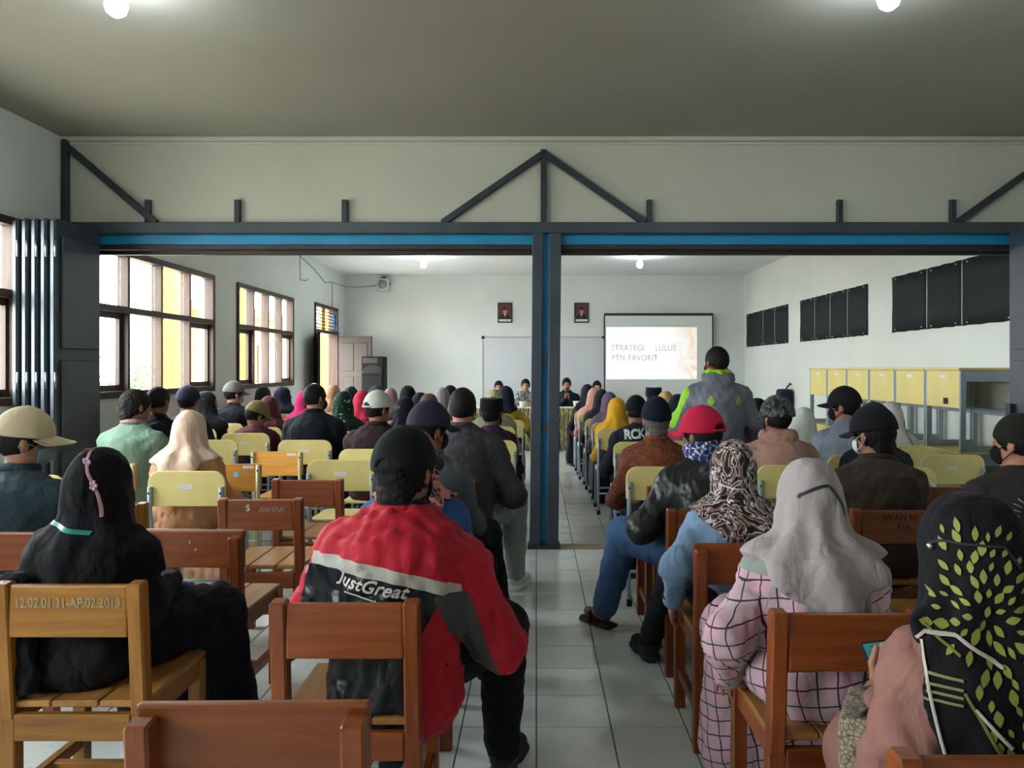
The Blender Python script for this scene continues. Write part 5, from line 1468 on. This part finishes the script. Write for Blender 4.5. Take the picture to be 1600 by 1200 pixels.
sit('magenta', 'woman in the magenta hijab', 'woman in magenta hijab left of the navy jacket man', -2.68, 8.75, 1.165, top='#8f1848', hijab='#9b1d50', drape=.36, res=.018, **WOMEN)
p = sit('navyj', 'man in the navy jacket with black mask', 'short haired man in navy jacket and large black mask in the left block', -1.93, 6.58, 1.295, top='#10141d', hair='#15110f', mask='#0d0e11', girth=1.12, wide=1.16, lean=9, yaw=-4, head=(-34, -6, 0), res=.0145, inf=.03, skn='#9a6b54', collar='#10141d')
p = sit('greenh', 'woman in the dark green hijab', 'woman in beaded dark green hijab beside the navy jacket man', -1.90, 7.45, 1.20, top='#0d2b1f', hijab='#0f2f22', drape=.30, res=.016, **WOMEN)
m = MB(); bv = bvh(*p['hv']); rr = random.Random(4)
for k in range(26):
    q = project(bv, [(rr.uniform(-.09, .09), p['hc'][2] + rr.uniform(-.22, .08))], .004)[0]
    if q is not None: m.ball(tuple(q), .006, 6)
m.build('beads', plain('#cfd8d0', .3), p['root'])
sit('peachf', 'woman in the pale pink hijab by the door', 'woman in pale pink hijab far left below the door', -3.24, 11.1, 1.205, top='#a8808a', hijab='#b08d92', drape=.24, res=.02, **WOMEN)
sit('orangeh', 'person with tan scarf near the door', 'woman in tan hijab beside the open double door', -2.83, 10.6, 1.20, top='#8f6a50', hijab='#a07a5e', drape=.2, res=.02, **WOMEN)
sit('navyf', 'woman in navy in front of the loudspeaker', 'woman in navy hijab far back in front of the door leaf', -2.46, 10.1, 1.185, top='#181c2b', hijab='#1b2033', drape=.2, res=.02, **WOMEN)
sit('redh', 'woman in the crimson hijab', 'woman in crimson hijab left of the white cap', -1.92, 8.35, 1.18, top='#971c38', hijab='#a8203f', drape=.34, res=.018, **WOMEN)
p = sit('whitecap', 'man in the white cap', 'man in white cap and dark maroon shirt in the left block', -1.24, 5.88, 1.235, 'yellow', cdy=.19, top='#2b191c', hair='#15110f', girth=1.12, wide=1.16, lean=10, yaw=-4, head=(-36, -4, 0), res=.0145, inf=.028, skn='#8a5c46', collar='#2b191c')
cap_on(p['root'], p['hc'], p['R'], cloth('#b9bbb2', .85, .06, crease=.15), open_=True, off=(0, 0, .022), tilt=6, s=1.06)
p = sit('greyc2', 'man in the small grey cap', 'man in slate grey cap far back behind the white cap', -1.93, 9.15, 1.195, top='#2a2d33', hair='#15110f', lean=13, res=.02)
cap_on(p['root'], p['hc'], p['R'], cloth('#3c3f47', .9), off=(0, 0, .022), s=1.06)
sit('pinkh', 'woman in the dusty pink hijab', 'woman in dusty pink hijab right of the white cap', -1.92, 10.0, 1.165, top='#7f5a60', hijab='#93707a', drape=.2, res=.02, **WOMEN)
sit('blk3', 'woman in the peaked black hijab', 'woman in black hijab far back in the middle of the left block', -1.505, 8.9, 1.225, top='#101116', hijab='#101116', drape=.24, res=.02, **WOMEN)
sit('blk4', 'woman in the wide black hijab', 'woman in wide black hijab right of the white cap man', -1.16, 6.68, 1.175, top='#111217', hijab='#121319', drape=.28, res=.016, **WOMEN)
sit('blk5', 'woman in charcoal between black and brown hijabs', 'woman in charcoal hijab just left of the brown hijab', -1.24, 8.1, 1.17, top='#1a1a1e', hijab='#1c1c20', drape=.2, res=.02, **WOMEN)
sit('brnh', 'woman in the brown hijab', 'woman in brown hijab left of the light grey hijab', -1.05, 7.4, 1.18, top='#46332e', hijab='#58423b', drape=.2, res=.018, **WOMEN)
sit('lgrey', 'woman in the light grey hijab', 'woman in light silver grey hijab in the left block', -1.11, 8.9, 1.20, top='#76727a', hijab='#8d8a90', drape=.26, hfold=.008, res=.016, **WOMEN)
sit('blk6', 'woman in black behind the light grey hijab', 'woman in black hijab just right of the light grey hijab', -1.10, 9.7, 1.21, top='#111217', hijab='#15161c', drape=.2, res=.02, **WOMEN)
p = sit('pecil', 'man in purple batik', 'man in black peci and dark purple batik shirt left of the column', -.385, 6.55, 1.155, 'yellow', top=m_batik('#171420', '#2a1c30', '#553049', 20), top_name='batik_shirt', hair='#141110', lean=12, head=(-24, -4, 0), res=.015, inf=.024, bottom='#15161a', skn='#6f4b3b', mask='#14151a')
place(PECI_ME, 'peci', M_VEL, p['root'], p['hc'], p['R'], (0, -.004, .034), 6, 0, 1.08)
p = sit('knit', 'man in the cream knitted cap', 'man in cream knitted skullcap and pale grey shirt left of the column', -.44, 8.05, 1.19, top='#8d9180', hair='#141110', lean=10, head=(-10, -4, 0), res=.017, inf=.024)
place(BEANIE_ME, 'skullcap', m_batik('#6d6548', '#b3aa86', '#8f8762', 60), p['root'], p['hc'], p['R'], (0, 0, .026), 0, 0, .98)
sit('navyy', 'woman in the mustard jacket', 'woman in navy hijab and mustard yellow jacket left of the column', -.36, 9.05, 1.215, top='#a98f1c', hijab='#191d33', drape=.08, res=.017, arms=('lap', ((.28, .0, .72), (.34, .12, .50), (0, .2, -1), (-1, 0, 0))), **WOMEN)

# ------------------------------------------------------------------ speakers behind the table, facing the audience
def speaker_person(key, short, label, x, y, hgt, **kw):
    return sit(key, short, label, x, y, hgt, 'yellow', cdy=-.17, crz=180, yaw=180, res=.016, eyes=True, lean=6, **kw)
speaker_person('sp1', 'speaker behind the left end of the table', 'dark haired speaker at the table left of the batik shirt', -.70, 14.36, 1.20, top='#2b2f36', arms=('front', 'front'), hair='#17120f', skn='#b58468')
speaker_person('sp2', 'speaker in black and white batik', 'speaker in black and white batik shirt behind the column at the table', -.20, 14.36, 1.235, top=m_batik('#d9d9d6', '#2a2b30', '#c9cacc', 16), arms=('front', 'front'), hair='#17120f', skn='#b58468')
p = speaker_person('sp3', 'uniformed man with the microphone', 'man in dark camouflage uniform holding a microphone at the table', .565, 14.36, 1.255, top=m_camo(['#131b22', '#22313a', '#1b2a26', '#3a4a4c'], 9), top_name='uniform_shirt', hair='#17120f', skn='#a87456', girth=1.08, wide=1.12, arms=('talk', 'talk'), curl=62)
mc = empty('microphone', (.565, 14.36, 0), math.pi)
mic_c = p['hc'] + v3(0, .145, -.085)
mo = MB().tube([tuple(mic_c + v3(0, .03, -.16)), tuple(mic_c + v3(0, .0, -.02))], [.010, .014], 10).build('handle', plain('#16171a', .4), mc)
MB().ball(tuple(mic_c), .024, 12).build('head_grille', plain('#3a3c40', .5, metal=.6), mc)
tag(mc, 'black microphone held up by the uniformed man', 'microphone')
speaker_person('sp4', 'speaker beside the projection screen', 'dark haired speaker at the right end of the table by the screen', 1.13, 14.36, 1.20, top='#30343a', arms=('front', 'front'), hair='#17120f', skn='#b98c74')

# ------------------------------------------------------------------ leaf print shawl details, phone and bags
p = LEAF; bv = bvh(*p['hv']); hc = p['hc']; rr = random.Random(12)
PK = dict(direction=LD, base=(float(hc[0]), float(hc[1])))
def leaf_poly(cx, cz, L, wd, ang):
    out = [(-.5, 0), (-.32, .30), (-.05, .5), (.22, .36), (.5, 0), (.22, -.36), (-.05, -.5), (-.32, -.30)]
    ca, sa = math.cos(ang), math.sin(ang)
    return [(cx + u*L*ca - v*wd*sa, cz + u*L*sa + v*wd*ca) for u, v in out]
fc = (.03, .955); seen = []
for k in range(2500):
    x = rr.uniform(-.09, .17); z = rr.uniform(.66, 1.125)
    lim = -.05 if z > 1.0 else -.075 if z > .93 else -.03 if z > .90 else .0 + .35 * (.90 - z)
    if x < lim: continue
    if any(math.hypot(x - q[0], (z - q[1]) * .85) < .0185 for q in seen): continue
    seen.append((x, z))
LV, LF = [], []
for (x, z) in seen:
    ang = math.atan2(z - fc[1], x - fc[0]) + rr.uniform(-.3, .3); L = rr.uniform(.017, .031); wd = L * rr.uniform(.42, .56)
    q = project(bv, leaf_poly(x, z, L, wd, ang) + [(x, z)], .004, **PK)
    if None in q: continue
    b = len(LV); LV += [tuple(v) for v in q]
    for i in range(8): LF.append((b + i, b + (i+1) % 8, b + 8))
o = put('leaf_print', mesh_np('leaf_print', LV, LF), plain('#85883a', .8, .15), p['root']); o['kind'] = 'stuff'
def rib(name, pts, w, hexc, off=.005): put(name, ribbon(bv, pts, w, off, **PK), plain(hexc, .8), p['root'])
def seg(a, b, n=16): return [(a[0] + (b[0]-a[0])*i/n, a[1] + (b[1]-a[1])*i/n) for i in range(n + 1)]
rib('strap', seg((-.075, 1.075), (-.05, 1.087), 4) + seg((-.04, 1.088), (.06, 1.09), 12) + seg((.065, 1.088), (.09, 1.05), 5), .005, '#15181a', .007)
q = project(bv, [(-.070, 1.07)], .007, **PK)[0]; MB().ball(tuple(q), .008, 8).build('bead', plain('#b9bcbc', .3, metal=1), p['root'])
for dx in (0, .017): rib('olive_stripe', seg((-.130 + dx, .896), (-.088 + dx, .72)), .008, '#7d7848')
for z in (.862, .846, .833, .820): rib('olive_stripe', seg((-.122 + (.862 - z) * .25, z), (-.004, z + .002)), .005, '#7d7848')
rib('white_line', seg((-.079, .909), (-.022, .68)), .006, '#b9b5a6', .007)
rib('white_line', seg((-.089, .908), (-.074, .922), 4) + seg((-.07, .922), (-.021, .928), 6) + seg((-.016, .927), (.058, .888), 10), .006, '#b9a9a0', .007)
rib('white_line', seg((.015, .82), (.073, .758)), .006, '#b9b5a6', .007)
rib('green_line', seg((-.075, .932), (-.01, .90)), .005, '#5f6b24', .006)
rib('green_line', seg((-.002, .845), (.073, .718)), .006, '#5f6b24', .006)

def w_of(P, q): 
    m = P['root'].matrix_basis if False else Matrix.Translation(P['root'].location) @ Matrix.Rotation(P['root'].rotation_euler.z, 4, 'Z')
    return m @ Vector([float(c) for c in q])
A = p['A']; wl = np.array(A[0][1])
ph = empty('smartphone', (.885, 1.95, .668))
ph.rotation_euler = (math.radians(-38), math.radians(0), math.radians(16))
MB().box((-.038, -.004, -.078), (.038, .004, .078), .0035, 2).build('body', plain('#1a1c20', .35), ph)
MB().box((-.034, -.0046, -.073), (.034, -.0041, .073)).build('screen', emit('phone_screen', '#3c7f86', .25), ph)
MB().box((-.012, -.0052, .062), (.012, -.0047, .066)).build('earpiece', plain('#0b0b0c', .4), ph)
tag(ph, 'smartphone with lit teal screen in the hand of the leaf print hijab woman', 'smartphone')

def snake():
    t = NT('snakeskin'); v = t.n('ShaderNodeTexVoronoi', feature='DISTANCE_TO_EDGE'); v.inputs['Scale'].default_value = 70; t.l(t.co(), v.inputs['Vector'])
    t.base(t.ramp(v.outputs['Distance'], [(.02, lin('#4a4238')), (.12, lin('#9a8d78'))])); t.set(.5); t.bump(v.outputs['Distance'], .3, .004); return t.m
hb = empty('handbag', (.735, 1.75, .54), math.radians(62)); hb.scale = (.8, .8, .8)
V, Q = solid([rbox((0, 0, .085), (.11, .028, .075), .012, None, .02)], .009, folds(70, .003, .07))
put('bag_body', mesh_np('bag_body', V, Q), snake(), hb)
MB().prism([(-.12, .17), (.12, .17), (.10, .07), (0, .045), (-.10, .07)], -.046, -.040, 'y', .002).build('flap', plain('#2a2422', .5), hb)
MB().tube([(-.11, 0, .17), (-.09, -.03, .19), (0, -.05, .18), (.09, -.03, .19), (.11, 0, .17)], .006, 8).build('strap', plain('#2a2422', .5), hb)
MB().tube([(-.02 + .02*math.cos(a), -.049, .06 + .02*math.sin(a)) for a in [2*math.pi*i/12 for i in range(13)]], .004, 6).build('clasp', plain('#a98a3f', .3, metal=1), hb)
tag(hb, 'beige snakeskin handbag on the lap of the leaf print hijab woman', 'handbag')
wb_ = empty('handbag', (.72, 3.19, .555), math.radians(14))
V, Q = solid([rbox((0, 0, .09), (.10, .025, .08), .02, None, .02)], .01, folds(71, .004, .07))
put('bag_body', mesh_np('bag_body', V, Q), plain('#b9b3a4', .6, .1), wb_)
MB().tube([(-.09, 0, .18), (-.06, -.02, .27), (.03, -.06, .32)], .005, 6).build('chain_strap', plain('#8a7a48', .35, metal=1), wb_)
MB().tube([(.0 + .018*math.cos(a), -.046, .13 + .018*math.sin(a)) for a in [2*math.pi*i/12 for i in range(13)]], .004, 6).build('ring', plain('#54503f', .35, metal=1), wb_)
tag(wb_, 'small off white handbag beside the denim shirt woman', 'handbag')
print('people', len(PEOPLE))
